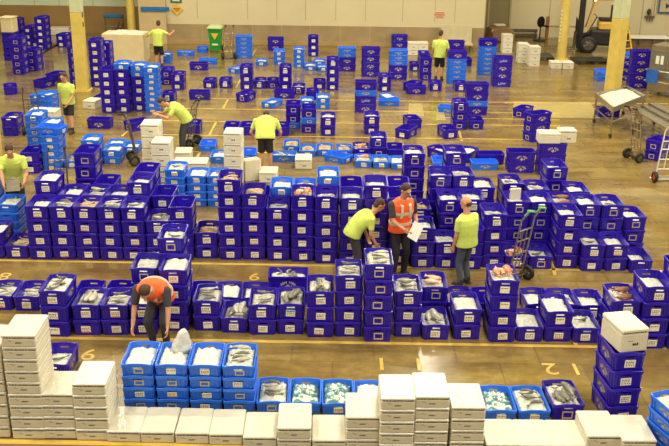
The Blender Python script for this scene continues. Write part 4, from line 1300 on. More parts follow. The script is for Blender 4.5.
# green wheelie bin
p = at(215, 52.5)
t = thing('wheelie_bin', 'green wheelie bin with pale lid standing against the far dado', 'bin', (p.x, p.y + 0.3, 0), 0)
a = MB(); a.loft([[(sx * x, sy * y, z) for sx, sy in ((-1, -1), (1, -1), (1, 1), (-1, 1))] for x, y, z in ((0.19, 0.20, 0.06), (0.255, 0.28, 0.86), (0.275, 0.30, 0.87), (0.275, 0.30, 0.92))]); a.build('bin_body', M['green'], t)
a = MB(); a.loft([[(sx * x, sy * y - 0.01, z) for sx, sy in ((-1, -1), (1, -1), (1, 1), (-1, 1))] for x, y, z in ((0.29, 0.32, 0.925), (0.285, 0.315, 0.97), (0.20, 0.22, 1.02))]); a.build('bin_lid', M['green_lid'], t)
a = MB(); a.prism([(-0.15, 0.12), (0.15, 0.12), (0, -0.13)], (1, 0, 0), (0, 0, 1), (0, -0.275, 0.62), 0.004); a.build('yellow_triangle', M['sign_yellow'], t)
a = MB(); a.box((0, -0.235, 0.30), (0.24, 0.006, 0.06)); a.build('white_lettering', M['white_plastic'], t)
for s in (-1, 1): wheel('wheel', (s * 0.23, 0.24, 0.10), 0.10, 0.05, (1, 0, 0), t)
a = MB(); a.cyl((-0.26, 0.33, 0.90), (0.26, 0.33, 0.90), 0.016, 8); a.build('handle', M['green'], t)

OBST.append((Vector((p.x, p.y + 0.3, 0)), 0, (0.30, 0.38)))
# big pale insulated bin with white contents
p = at(124.5, 66)
t = thing('insulated_bin', 'large pale insulated fish bin near the round yellow post', 'bin', (p.x, p.y + 0.47, 0), -0.05)
bw, bd, bh = 1.52, 0.9, 0.98
a = MB()
a.rbox((0, 0, 0.17), (bw, bd, 0.08), 0.02)
for (c, d) in (((0, -bd / 2 + .035, bh / 2 + .17), (bw, .07, bh - .02)), ((0, bd / 2 - .035, bh / 2 + .17), (bw, .07, bh - .02)), ((-bw / 2 + .035, 0, bh / 2 + .17), (.07, bd - .14, bh - .02)), ((bw / 2 - .035, 0, bh / 2 + .17), (.07, bd - .14, bh - .02))): a.rbox(c, d, 0.015)
a.build('bin_body', M['bin_pale'], t)
a = MB()
for x in (-0.6, 0, 0.6): a.box((x, 0, 0.065), (0.18, bd - 0.1, 0.13))
a.build('feet', M['bin_pale'], t)
a = MB()
r = random.Random(2)
vs = []; nx, ny = 16, 12
for j in range(ny + 1):
    for i in range(nx + 1):
        u, v = i / nx * 2 - 1, j / ny * 2 - 1
        vs.append((u * (bw / 2 - .075), v * (bd / 2 - .075), 1.13 + 0.10 * (1 - u * u) * (1 - v * v) + 0.04 * noise.noise(Vector((u * 3, v * 3, 1)))))
fs = [(j * (nx + 1) + i, j * (nx + 1) + i + 1, (j + 1) * (nx + 1) + i + 1, (j + 1) * (nx + 1) + i) for j in range(ny) for i in range(nx)]
a.add(vs, fs)
o = a.build('ice_heap', M['ice'], None, True); o.location = t.location; o.rotation_euler = t.rotation_euler
tag(o, 'white ice filling the large pale insulated bin', 'ice', kind='stuff')
OBST.append((Vector((p.x, p.y + 0.47, 0)), -0.05, (bw / 2, bd / 2)))

# rack with a blue bar behind the bin
y = 40.6
p0, p1 = at_depth(105, 32, y), at_depth(124.5, 32, y)
t = thing('wall_rack', 'metal frame rack with a blue bar on top against the brown dado', 'rack', ((p0.x + p1.x) / 2, y, 0), 0)
wd_ = (p1.x - p0.x) / 2; zt_ = Z_at(114, 16, y)
a = MB()
for s in (-1, 1): a.cyl((s * wd_ * .92, 0, 0), (s * wd_ * .92, 0, zt_), 0.022, 8)
for z in (0.12, zt_ * .5): a.cyl((-wd_ * .92, 0, z), (wd_ * .92, 0, z), 0.018, 8)
a.cyl((0.0, 0, 0.1), (0.25, -0.05, zt_ * .75), 0.025, 8); a.cyl((0.12, 0, 0.1), (0.42, -0.05, zt_ * .72), 0.025, 8)
a.build('frame', M['steel_dark'], t)
a = MB(); a.rbox((0, -0.04, zt_), (wd_ * 2.05, 0.14, 0.17), 0.05); a.build('blue_bar', M['sign_blue'], t)

# signs
def sign(name, label, cat, px, py, Y, w, h, mtl, lines=None, lmat=None, rot=0.0, diamond=False):
    c = at_depth(px, py, Y)
    t = thing(name, label, cat, c, 0)
    a = MB(); a.rbox((0, 0, 0), (w, 0.02, h), 0.008, 0, Matrix.Rotation(rot, 3, 'Y')); a.build('panel', M[mtl], t)
    if lines:
        b_ = MB()
        for (x, z, l, hh) in lines:
            r = random.Random(int(x * 100 + z * 1000)); xx = x - l / 2
            while xx < x + l / 2 - 0.01:
                q = min(r.uniform(0.035, 0.06), x + l / 2 - xx)
                b_.box((xx + q / 2, -0.013, z), (q * 0.72, 0.004, hh)); xx += q
        b_.build('lettering', M[lmat], t)
    return t
sign('hazard_sign', 'yellow diamond warning sign on the far wall above the dado', 'sign', 177, 9.5, WY - 0.03, 0.36, 0.36, 'sign_yellow', [(0, 0.03, 0.26, 0.05), (0, -0.05, 0.16, 0.04)], 'ink_dark', PI / 4)
sign('exit_sign', 'green sign above the yellow diamond, cut by the top edge', 'sign', 176, 0.0, WY - 0.03, 0.46, 0.22, 'sign_green', [(0, -0.02, 0.30, 0.06)], 'white_plastic')
sign('blue_sign', 'long dark blue strip on the tan boxed-out wall', 'sign', 155, 9.2, 38.86, 1.17, 0.18, 'sign_blue', [(-0.05, 0.03, 0.9, 0.03)], 'blue')
sign('notice', 'white notice with three lines of red lettering on the cream wall', 'sign', 439.5, 14.8, WY - 0.009, 0.46, 0.26, 'wall', [(0, 0.085, 0.36, 0.05), (0, 0.0, 0.44, 0.06), (0, -0.085, 0.32, 0.045)], 'sign_red')
c = at_depth(666, 6, RY - 0.1)
t = thing('picture_panel', 'framed grey panel with a black arrow at the upper right corner', 'picture', c, 0)
a = MB(); a.rbox((0, 0, 0), (0.66, 0.05, 0.62), 0.01); a.build('frame', M['sign_blue'], t)
a = MB(); a.box((0, -0.028, 0), (0.54, 0.008, 0.50)); a.build('panel', M['bench_white'], t)
a = MB(); a.prism([(-0.02, -0.12), (0.2, 0.0), (-0.02, 0.12)], (1, 0, 0), (0, 0, 1), (0, -0.034, 0), 0.004); a.build('arrow', M['ink_dark'], t)
c = at_depth(649.5, 17, RY - 0.06)
t = thing('wall_hook_rack', 'small rack of dark fittings on the cream wall at upper right', 'rack', c, 0)
a = MB(); a.box((0, 0, 0), (0.42, 0.08, 0.10)); a.build('bracket', M['steel_dark'], t)
a = MB(); a.sph((-0.06, -0.04, 0.22), (0.09, 0.07, 0.15)); a.build('dark_shape', M['ink_dark'], t, True)  # plain dark rounded shape above the bracket
for x in (-0.12, 0, 0.12):
    a = MB(); a.cyl((x, -0.05, -0.04), (x, -0.05, -0.2), 0.025, 6); a.build('hook', M['steel_dark'], t)
a = MB(); a.cyl((0.10, 0, 0.05), (0.10, 0, 2.2), 0.03, 8); a.cyl((0.22, 0, 0.05), (0.22, 0, 2.2), 0.03, 8); a.build('conduit', M['wall'], t)

# white table behind the far man
y = 38.2
q0, q1 = at_depth(441, 40, y), at_depth(472.5, 40, y)
t = thing('steel_table', 'off-white table with a tall backboard against the far dado', 'table', ((q0.x + q1.x) / 2, y, 0), 0)
tw = q1.x - q0.x; zt_ = Z_at(456, 26, y); zb = Z_at(456, 44, y)
a = MB(); a.rbox((0, 0.3, (zt_ + zb) / 2), (tw, 0.04, zt_ - zb), 0.01); a.build('backboard', M['bench_white'], t)
a = MB(); a.rbox((0, 0.0, zb), (tw, 0.6, 0.05), 0.01); a.build('table_top', M['bench_white'], t)
for sx in (-1, 1):
    for sy in (-1, 1):
        a = MB(); a.cyl((sx * (tw / 2 - .06), sy * 0.25, 0), (sx * (tw / 2 - .06), sy * 0.25, zb - .02), 0.03, 8); a.build('leg', M['steel'], t)
OBST.append((Vector(((q0.x + q1.x) / 2, 38.2, 0)), 0, (tw / 2 + 0.01, 0.34)))
# fan, timber post, rails, brown covered bin in the recess
y = 41.0
c = at_depth(539, 44, y); zf = Z_at(537, 21.5, y)
t = thing('pedestal_fan', 'black pedestal fan in the recess behind the foam boxes', 'fan', (c.x, y, 0), 0.3)
a = MB(); a.cyl((0, 0, 0), (0, 0, 0.05), 0.26, 20); a.build('base', M['black_paint'], t)
a = MB(); a.cyl((0, 0, 0.05), (0, 0, zf - 0.12), 0.03, 10); a.build('pole', M['black_paint'], t)
a = MB()
for k in range(4): a.sph((-0.05 + 0.0, -0.10, zf), (0.19, 0.05, 0.24), 16, 10)
a.build('fan_cage', M['black'], t, True)
a = MB(); a.cyl((0, -0.08, zf), (0.12, 0.16, zf - .03), 0.09, 12); a.cyl((0.05, 0.0, zf - .16), (0.36, -0.05, zf - .22), 0.05, 8); a.build('motor', M['black_paint'], t, True)
c = at_depth(547, 30, 41.4)
zt_ = Z_at(547, 16.5, 41.4)
a = MB(); a.rbox((0, 0, zt_ / 2), (0.14, 0.14, zt_), 0.02); o = a.build('bollard', M['wood'], None, False, (c.x, 41.4, 0)); tag(o, 'brown upright bollard right of the black fan', 'bollard')
for k, (y0, nm) in enumerate(((30.5, 'upper'), (35.5, 'middle'), (39.5, 'lower'))):
    pass
t = thing('guard_rail', 'dull double guard rail along the recess wall behind the foam boxes', 'rail', (at_depth(523, 35, 41.7).x, 41.7, 0), 0)
for yy in (30.5, 35.0):
    a = MB(); a.rbox((0, 0, Z_at(523, yy, 41.7)), (1.25, 0.06, 0.13), 0.02); a.build('rail', M['steel_dark'], t)
for s in (-1, 1):
    a = MB(); a.box((s * 0.55, 0.04, Z_at(523, 30, 41.7) / 2), (0.09, 0.06, Z_at(523, 30, 41.7))); a.build('upright', M['steel_dark'], t)
y = 40.9
c = at_depth(499, 50, y)
t = thing('covered_bin', 'hump-topped brown covered bin behind the blue stacks at right', 'bin', (c.x, y, 0), 0.2)
zt_ = Z_at(498, 25, y)
a = MB()
rings = []
for k in range(9):
    u = k / 8
    x = -0.5 + 1.0 * u
    h = zt_ * (0.45 + 0.55 * math.sin(PI * min(1, 0.25 + u * 0.6)))
    rings.append([(x, -0.45, 0.12), (x, 0.45, 0.12), (x, 0.47, h * 0.8), (x, 0.25, h), (x, -0.25, h), (x, -0.47, h * 0.8)])
a.loft(rings); a.build('cover', M['brown_cover'], t)
a = MB(); a.box((0, 0, 0.09), (0.98, 0.9, 0.06)); 
for sx in (-1, 1):
    for sy in (-1, 1): a.cyl((sx * .42, sy * .36, 0.0), (sx * .42, sy * .36, 0.08), 0.05, 8)
a.build('pallet_base', M['wood'], t)
a = MB(); a.rbox((-0.1, -0.1, zt_ + 0.03), (0.45, 0.3, 0.06), 0.02); a.rbox((-0.42, -0.35, zt_ * .62 + 0.05), (0.2, 0.06, 0.12), 0.02); a.build('white_rags', M['white_plastic'], t)

# pallets
def pallet(label, px, py, w, d, rz, mtl='black_paint'):
    p = at(px, py)
    t = thing('pallet', label, 'pallet', (p.x, p.y + d / 2, 0), rz)
    a = MB()
    n = 6
    for k in range(n): a.rbox((0, -d / 2 + d * (k + .5) / n, 0.133), (w, d / n * 0.72, 0.022), 0.004)
    a.build('deck', M[mtl], t)
    a = MB()
    for x in (-w / 2 + .05, 0, w / 2 - .05): a.box((x, 0, 0.061), (0.09, d, 0.122))
    a.build('runner', M[mtl], t)
    return t, 0.144
pt, ph = pallet('black pallet lying beside the white foam boxes near the round post', 537, 61, 1.35, 1.0, 0)
pallet('black pallet lying empty in front of the forklift', 593, 65, 1.25, 1.0, 0.1)

# forklift
p = at(597, 55)
t = thing('forklift', 'black and tan forklift parked behind the square post', 'forklift', (p.x, p.y + 0.9, 0), PI / 2 - 0.15)
# local: +y is forwards (towards image left)
a = MB(); a.rbox((0, -0.55, 0.62), (1.05, 1.5, 0.62), 0.08); a.rbox((0, -1.15, 0.75), (1.05, 0.42, 0.80), 0.12); a.build('chassis', M['black_paint'], t)
a = MB(); a.rbox((0, -0.62, 1.08), (0.98, 0.95, 0.32), 0.06); a.build('engine_cover', M['forklift_yellow'], t)
a = MB(); a.rbox((0, -0.42, 1.30), (0.5, 0.5, 0.12), 0.04); a.rbox((0, -0.68, 1.58), (0.5, 0.12, 0.55), 0.05); a.build('seat', M['black'], t)
a = MB()
for s in (-1, 1):
    a.tube([(s * 0.48, 0.28, 0.9), (s * 0.45, -0.02, 2.12), (s * 0.45, -0.95, 2.12), (s * 0.48, -1.15, 1.1)], 0.035, 8)
for k in range(5): a.cyl((-0.45, -0.05 - 0.22 * k, 2.12), (0.45, -0.05 - 0.22 * k, 2.12), 0.022, 6)
a.build('overhead_guard', M['forklift_yellow'], t)
a = MB()
for s in (-1, 1): a.box((s * 0.33, 0.52, 1.4), (0.10, 0.16, 2.7)); a.box((s * 0.20, 0.50, 1.45), (0.07, 0.12, 2.6))
for z in (0.3, 1.2, 2.0, 2.7): a.box((0, 0.52, z), (0.70, 0.10, 0.10))
a.cyl((0.08, 0.5, 0.2), (0.08, 0.5, 2.4), 0.04, 8)
a.build('mast', M['black_paint'], t)
a = MB(); a.box((0, 0.66, 0.35), (0.95, 0.06, 0.12)); a.box((0, 0.66, 0.72), (0.95, 0.06, 0.12))
for s in (-1, 0, 1): a.box((s * 0.42, 0.67, 0.85), (0.04, 0.04, 0.9))
a.build('carriage', M['black_paint'], t)
for s in (-1, 1):
    a = MB(); a.box((s * 0.28, 0.72, 0.40), (0.11, 0.04, 0.65)); a.box((s * 0.28, 1.25, 0.09), (0.11, 1.05, 0.035)); a.build('fork', M['steel_dark'], t)
for s in (-1, 1):
    wheel('front_wheel', (s * 0.50, 0.20, 0.34), 0.34, 0.2, (1, 0, 0), t); wheel('rear_wheel', (s * 0.45, -1.05, 0.27), 0.27, 0.18, (1, 0, 0), t)
a = MB(); a.tube([(0, 0.1, 1.0), (0, -0.08, 1.38)], 0.025, 8); a.cyl((0, -0.08, 1.38), (0, -0.1, 1.40), 0.19, 16); a.build('steering_wheel', M['black'], t)
a = MB(); a.cyl((0.3, 0.10, 2.02), (0.3, 0.06, 2.02), 0.10, 14); l_ = a.build('headlight', M['black_paint'], t)
a = MB(); a.sph((0.42, 0.02, 2.02), (0.075, 0.075, 0.075)); a.build('lamp_lens', M['beacon'], t, True)

# ice table at right
def steel_table(label, corners, zt_, tray, name='sorting_table'):
    c = sum((Vector((q.x, q.y, 0)) for q in corners), Vector()) / 4
    t = thing(name, label, 'table', (c.x, c.y, 0), 0)
    L_ = [Vector((q.x - c.x, q.y - c.y, 0)) for q in corners]
    a = MB()
    def slab(z0, z1, g=1.0):
        vs = [v * g + Vector((0, 0, z0)) for v in L_] + [v * g + Vector((0, 0, z1)) for v in L_]
        a.add(vs, [(3, 2, 1, 0), (4, 5, 6, 7), (0, 1, 5, 4), (1, 2, 6, 5), (2, 3, 7, 6), (3, 0, 4, 7)])
    slab(zt_ - 0.04, zt_ - 0.01)
    if tray:
        for i in range(4):
            u, v = L_[i], L_[(i + 1) % 4]
            ui, vi = u * 0.94, v * 0.94
            vs = [u + Vector((0, 0, zt_ - .01)), v + Vector((0, 0, zt_ - .01)), v + Vector((0, 0, zt_ + .10)), u + Vector((0, 0, zt_ + .10)), ui + Vector((0, 0, zt_ - .01)), vi + Vector((0, 0, zt_ - .01)), vi + Vector((0, 0, zt_ + .10)), ui + Vector((0, 0, zt_ + .10))]
            a.add(vs, [(0, 1, 2, 3), (7, 6, 5, 4), (0, 4, 5, 1), (3, 2, 6, 7), (0, 3, 7, 4), (1, 5, 6, 2)])
    a.build('tray' if tray else 'table_top', M['steel'], t)
    for v in L_:
        g = MB(); u = v * 0.92; g.cyl((u.x, u.y, 0.10), (u.x, u.y, zt_ - 0.04), 0.025, 8); lg = g.build('leg', M['steel'], t)
        wheel('castor', (u.x, u.y, 0.06), 0.06, 0.04, (1, 0.3, 0), lg)
    g = MB()
    for i in range(4): g.cyl(L_[i] * 0.92 + Vector((0, 0, 0.42)), L_[(i + 1) % 4] * 0.92 + Vector((0, 0, 0.42)), 0.018, 8)
    g.build('stretcher', M['steel'], t)
    return t, c, L_
ZT = 0.86
cs = [at(595, 93, ZT), at(613, 107.5, ZT), at(646, 95, ZT), at(627, 85.5, ZT)]
t, c, L_ = steel_table('steel tray table heaped with white ice before the square post', cs, ZT - 0.1, True)
a = MB(); n = 10; vs = []
for j in range(n + 1):
    for i in range(n + 1):
        u, v = i / n, j / n
        q = (L_[0] * (1 - u) + L_[1] * u) * (1 - v) + (L_[3] * (1 - u) + L_[2] * u) * v
        e = (1 - (2 * u - 1) ** 4) * (1 - (2 * v - 1) ** 4)
        vs.append((q.x * .9, q.y * .9, ZT - 0.10 + 0.035 + 0.12 * e * (1.15 - .5 * v) + 0.03 * noise.noise(Vector((u * 6, v * 6, 2)))))
a.add(vs, [(j * (n + 1) + i, j * (n + 1) + i + 1, (j + 1) * (n + 1) + i + 1, (j + 1) * (n + 1) + i) for j in range(n) for i in range(n)])
o = a.build('ice_heap', M['ice'], None, True); o.location = (c.x, c.y, 0)
tag(o, 'white ice heaped on the steel tray table at right', 'ice', kind='stuff')
# conveyor bench in front of it
cs = [at(634, 109, 0.62), at(674, 132, 0.62), at(694, 120, 0.62), at(656, 102, 0.62)]
t, c, L_ = steel_table('long stainless bench sloping past the ice table at right', cs, 0.62, False, 'steel_bench')
a = MB()
for f_ in (0.33, 0.66):
    q0 = L_[0].lerp(L_[3], f_); q1 = L_[1].lerp(L_[2], f_)
    a.cyl((q0.x, q0.y, 0.645), (q1.x, q1.y, 0.645), 0.025, 8)
a.build('rail', M['steel_dark'], t)
# steel cabinet with windows
y = at(652, 100).y
q0 = at(645, 104); q1 = at(668, 112)
t = thing('steel_cabinet', 'tall stainless cabinet with clouded windows at the right edge', 'cabinet', (at(659, 96).x + 0.55, at(659, 96).y, 0), -0.8)
a = MB(); a.rbox((0, 0, 0.86), (1.7, 0.8, 1.5), 0.02); a.build('cabinet_body', M['steel'], t)
for x in (-0.48, 0.35):
    a = MB(); a.rbox((x, -0.41, 1.02), (0.72, 0.03, 0.86), 0.01); d_ = a.build('door', M['glass_tank'], t)
    a = MB(); a.box((x + 0.26, -0.44, 1.0), (0.03, 0.03, 0.3)); a.build('handle', M['steel'], d_)
    a = MB(); a.box((x - 0.1, -0.429, 1.15), (0.12, 0.004, 0.26)); a.box((x + 0.06, -0.429, 1.16), (0.1, 0.004, 0.28)); a.build('paper_label', M['paper'], d_)
for sx in (-1, 1):
    for sy in (-1, 1):
        a = MB(); a.cyl((sx * .75, sy * .32, 0), (sx * .75, sy * .32, 0.12), 0.03, 8); a.build('leg', M['steel'], t)
a = MB(); a.tube([(-0.8, -0.46, 0.85), (-0.8, -0.72, 0.85), (0.3, -0.72, 0.85), (0.3, -0.46, 0.85)], 0.022, 8); a.tube([(-0.8, -0.46, 0.5), (-0.8, -0.72, 0.5), (0.3, -0.72, 0.5), (0.3, -0.46, 0.5)], 0.022, 8); a.build('push_rail', M['steel'], t)
CABT = t
bpy.context.view_layer.update()
mt = t.matrix_world
a = MB()
for k in range(7):
    u = k / 6
a.loft([[(x, -0.782 - 0.012 * math.sin(x * 30), z) for x in (-0.72, -0.6, -0.45, -0.33)] + [(x, -0.762 - 0.012 * math.sin(x * 30), z) for x in (-0.33, -0.45, -0.6, -0.72)] for z in (0.45, 0.6, 0.75, 0.885)])
o = a.build('blue_cloth', M['blue_cloth']); o.matrix_world = mt
tag(o, 'blue cloth hung over the push rail of the steel cabinet', 'cloth')
# bench along the right wall and odds on it
y = 40.4
q0, q1 = at_depth(622, 38, y), at_depth(668, 38, y)
t = thing('wall_bench', 'long pale bench with open legs along the right wall', 'bench', ((q0.x + q1.x) / 2, y, 0), 0)
bw_ = q1.x - q0.x; zt_ = Z_at(640, 36.3, y)
a = MB(); a.rbox((0, 0, zt_ - .03), (bw_, 0.7, 0.06), 0.015); a.build('table_top', M['paper'], t)
for k in range(4):
    for s in (-1, 1):
        a = MB(); a.box((-bw_ / 2 + .1 + (bw_ - .2) * k / 3, s * .28, (zt_ - .06) / 2), (0.06, 0.06, zt_ - .06)); a.build('leg', M['steel_dark'], t)
a = MB(); a.rbox((0, 0.1, zt_ * .4), (bw_ - .3, 0.5, 0.4), 0.03); a.build('shelf_box', M['brown_cover'], t)
# yellow ladder lying behind the blue stacks
t = thing('step_ladder', 'yellow step ladder leaning behind the blue tubs at right', 'ladder', (at(627, 62).x, at(627, 62).y + 0.3, 0), 0.5)
for s in (-1, 1):
    a = MB(); a.box((s * 0.22, 0, 0.62), (0.05, 0.03, 1.32), 0, Matrix.Rotation(-0.35, 3, 'X')); a.build('side_rail', M['sign_yellow'], t)
for k in range(4):
    a = MB(); z = 0.2 + 0.28 * k; a.box((0, (z - 0.62) * math.tan(0.35), z), (0.40, 0.07, 0.025)); a.build('step', M['sign_yellow'], t)
# pale block and white slabs at far left
p = at(58, 35.5)
for k in range(3):
    a = MB(); a.rbox((0, 0, 0.05), (0.9 - .05 * k, 0.6, 0.095), 0.015)
    o = a.build('foam_slab', M['foam'], None, False, (p.x + 0.05 * k - .1 * (k == 2), p.y + 0.4, 0.1 * k), 0.06 * k)
    tag(o, 'white foam slab, %s of the low pile at far left' % ('bottom', 'middle', 'top')[k], 'foam slab', 'foam slabs at far left')
# dark hose across the far left floor
a = MB()
pts = [at(37, 57.5), at(56, 45.5), at(66, 40)]
pts = [Vector((q.x, q.y, 0.025)) for q in pts]
a.tube(pts, 0.025, 8); o = a.build('hose', M['black'], None, True); tag(o, 'dark hose lying across the far left floor', 'hose')
# odds and ends
a = MB()
r = random.Random(9)
rings = []
for k in range(7):
    u = k / 6
    rr = 0.115 * (1 - u) ** 0.6 + 0.03
    rings.append([(0.05 * u + rr * (1 + .35 * noise.noise(Vector((q * 1.3, u * 4, 0)))) * math.cos(2 * PI * q / 14), rr * 0.7 * (1 + .35 * noise.noise(Vector((q * 1.1, u * 4, 5)))) * math.sin(2 * PI * q / 14), 0.30 * u) for q in range(14)])
a.loft(rings)
PBAG = a.mesh('plastic_bag', M['bag'], True)
# ------------------------------------------------------------------ build the crates
RELAX = relax()
NB = {0: 0}
STUFF = set()
for _t in '''A:630:01 A:692:01234 Ar:142.8:01 Ar:169.5:012 Ar:202:0 Ar:288:0 B:-6:0 B:156:0 B:180:01 B:352.3:2 B:377.5:0 B:401:01234 B:470.5:12 Bq:83.3:012 Bq:102:0123 Bq:139:0123 Bq:435:0123 Bq:461.5:0123 Bq:480:012 Br:41:0123 Br:66:012 Br:89:012 Br:112:012 Br:134.5:0123 Br:157:012 Br:276.5:012 Br:296:0123 Br:317:0123 Br:338:01234 Br:358.5:01234 Br:378.5:01234 Br:398.5:0123 Br:427.5:01 Br:449.5:01 Br:473:012 Bs:415.5:012 Bs:456.5:01234 Dq:516:012 Dq:537.5:012 Dq:558.5:012 Dq:580:012 Dr:521:0 Dr:543:0 Dr:565.5:012 Dr:590.5:01 Dr:613.5:01 Dr:636.5:0 F:6:0123 F:15.5:012 F:26:0 F:28.8:01 F:30.5:0012 F:38.2:01234 F:55.5:0 F:60:01 F:72.5:01234 F:93.5:012 F:98.5:0 F:103:01234 F:135.8:0123 F:166:0 F:177:0 F:231:0 F:253:01 F:270.5:0 F:275.5:0 F:282:01 F:312.5:0 F:313.2:012 F:320:0 F:332.7:012 F:347.3:01 F:366.2:0 F:372.3:0 F:378.5:0 F:385.3:0 F:399:0 F:400:01 F:413:0 F:415.5:0 F:424.5:01 F:431:012 F:456.5:0 F:467:0 F:554:0 F:629:012'''.split():
    _z, _p, _k = _t.split(':')
    STUFF.update((_z, float(_p), int(q)) for q in _k)
CR = []
def lvl(k, n):
    if n == 1: return 'single'
    if k == n - 1: return 'top'
    if k == 0: return 'bottom'
    return ORD[k + 1] + ' up'
def topc_(k, n): return k == n - 1
def cont_word(c):
    return {'i': 'iced', 'f': 'iced fish', 'g': 'big-fish', 'o': 'orange-fish', 'b': 'brown-fish', 's': 'shellfish', 't': 'teal-bag', 'w': 'bagged-ice', 'e': 'empty', 'x': ''}[c]
def build_crates():
    rows = {}
    for s in STK:
        if s['row']: rows.setdefault(s['zone'], []).append(s)
    for z in rows:
        vis = sorted(rows[z], key=lambda s: s['px'])
        for i, s in enumerate(vis): s['where'] = '%s stack from left, %s' % (ORD[i + 1], s['phr'])
    stuff = MB()
    for si, s in enumerate(STK):
        r = random.Random(si * 7 + 1)
        if not s['row']: s['where'] = s['phr']
        n = len(s['spec']); z = 0.0
        for k, ch in enumerate(s['spec']):
            W, L, H = DIM[ch]
            a = s['a'] + r.uniform(-0.012, 0.012) + (s['topyaw'] if topc_(k, n) else 0)
            x = s['p'].x + r.uniform(-0.0025, 0.0025); y = s['p'].y + r.uniform(-0.0025, 0.0025)
            key = (s['zone'], s['px'], k)
            topc = k == n - 1
            colour = 'light blue tub' if ch == 'L' else 'purple crate'
            con = s['con'] if topc else 'x'
            lab = ' '.join(('%s %s, %s, %s' % (cont_word(con), colour, lvl(k, n), s['where'])).split())
            if len(lab.split()) > 16: lab = ' '.join(('%s, %s, %s' % (colour, lvl(k, n), s['where'])).split())
            if key in STUFF:
                me = CM[ch]
                mt = Matrix.Translation((x, y, z)) @ Matrix.Rotation(a, 4, 'Z')
                stuff.add([v.co for v in me.vertices], [tuple(p.vertices) for p in me.polygons], 0, mt)
                for q, p in enumerate(me.polygons): stuff.m[len(stuff.m) - len(me.polygons) + q] = (2 if ch == 'L' else 0) + (p.material_index if ch != 'L' else (1 if p.material_index else 0))
                cd = s['card']
                if cd != 'n':
                    kind = 'k' if cd == 'k' else 'c'
                    cm = CARD[(kind, r.choice((0, 1, 2)) if kind == 'c' else 0, 0 if ch == 'L' else 1)]
                    lip = H - 0.036; zc = H * 0.40
                    m2 = mt @ Matrix.Translation((r.uniform(-0.018, 0.018), -((L - 0.066) + 0.038 * zc / lip) / 2 - 0.0045, zc)) @ Matrix.Rotation(math.atan(0.019 / lip), 4, 'X')
                    stuff.add([v.co for v in cm.vertices], [tuple(p.vertices) for p in cm.polygons], 0, m2)
                    for q, p in enumerate(cm.polygons): stuff.m[len(stuff.m) - len(cm.polygons) + q] = 5 if kind == 'k' else (4 if p.material_index == 0 else 6)
                z += H; continue
            t = thing('fish_tub' if ch == 'L' else 'fish_crate', lab, 'tub' if ch == 'L' else 'crate', (x, y, z), a, 'light blue fish tubs' if ch == 'L' else 'purple fish crates')
            CR.append((t, key))
            obj('crate_body', CM[ch], t)
            cd = s['card']
            if cd != 'n':
                kind = 'k' if cd == 'k' else 'c'
                if kind == 'k' and ch == 'L' and r.random() < 0.35: kind = 'c'
                v = int(cd) if cd.isdigit() and topc else (r.choice((0, 1, 2, 0, 1, 4)))
                me = CARD[(kind, v if kind == 'c' else 0, 0 if ch == 'L' else 1)]
                lip = H - 0.036
                slope = math.atan(((L - 0.028) - (L - 0.066)) / 2 / lip)
                zc = H * 0.40
                yy = -((L - 0.066) + 0.038 * zc / lip) / 2 - 0.0045
                c_ = obj('price_card' if kind == 'c' else 'card_holder', me, t, (r.uniform(-0.018, 0.018), yy, zc), 0)
                c_.rotation_euler = (slope, r.uniform(-0.05, 0.05) if kind == 'c' else 0, 0)
            if topc and con not in 'xe':
                fill(con, ch, x, y, z, a, r, s)
            z += H
    if stuff.v:
        o = stuff.build('distant_fish_crates', [M['purple'], M['logo'], M['blue'], M['logo'], M['card'], M['holder'], M['ink']])
        tag(o, 'many more purple crates filling the back and the inside of the stacks', 'crates', kind='stuff')
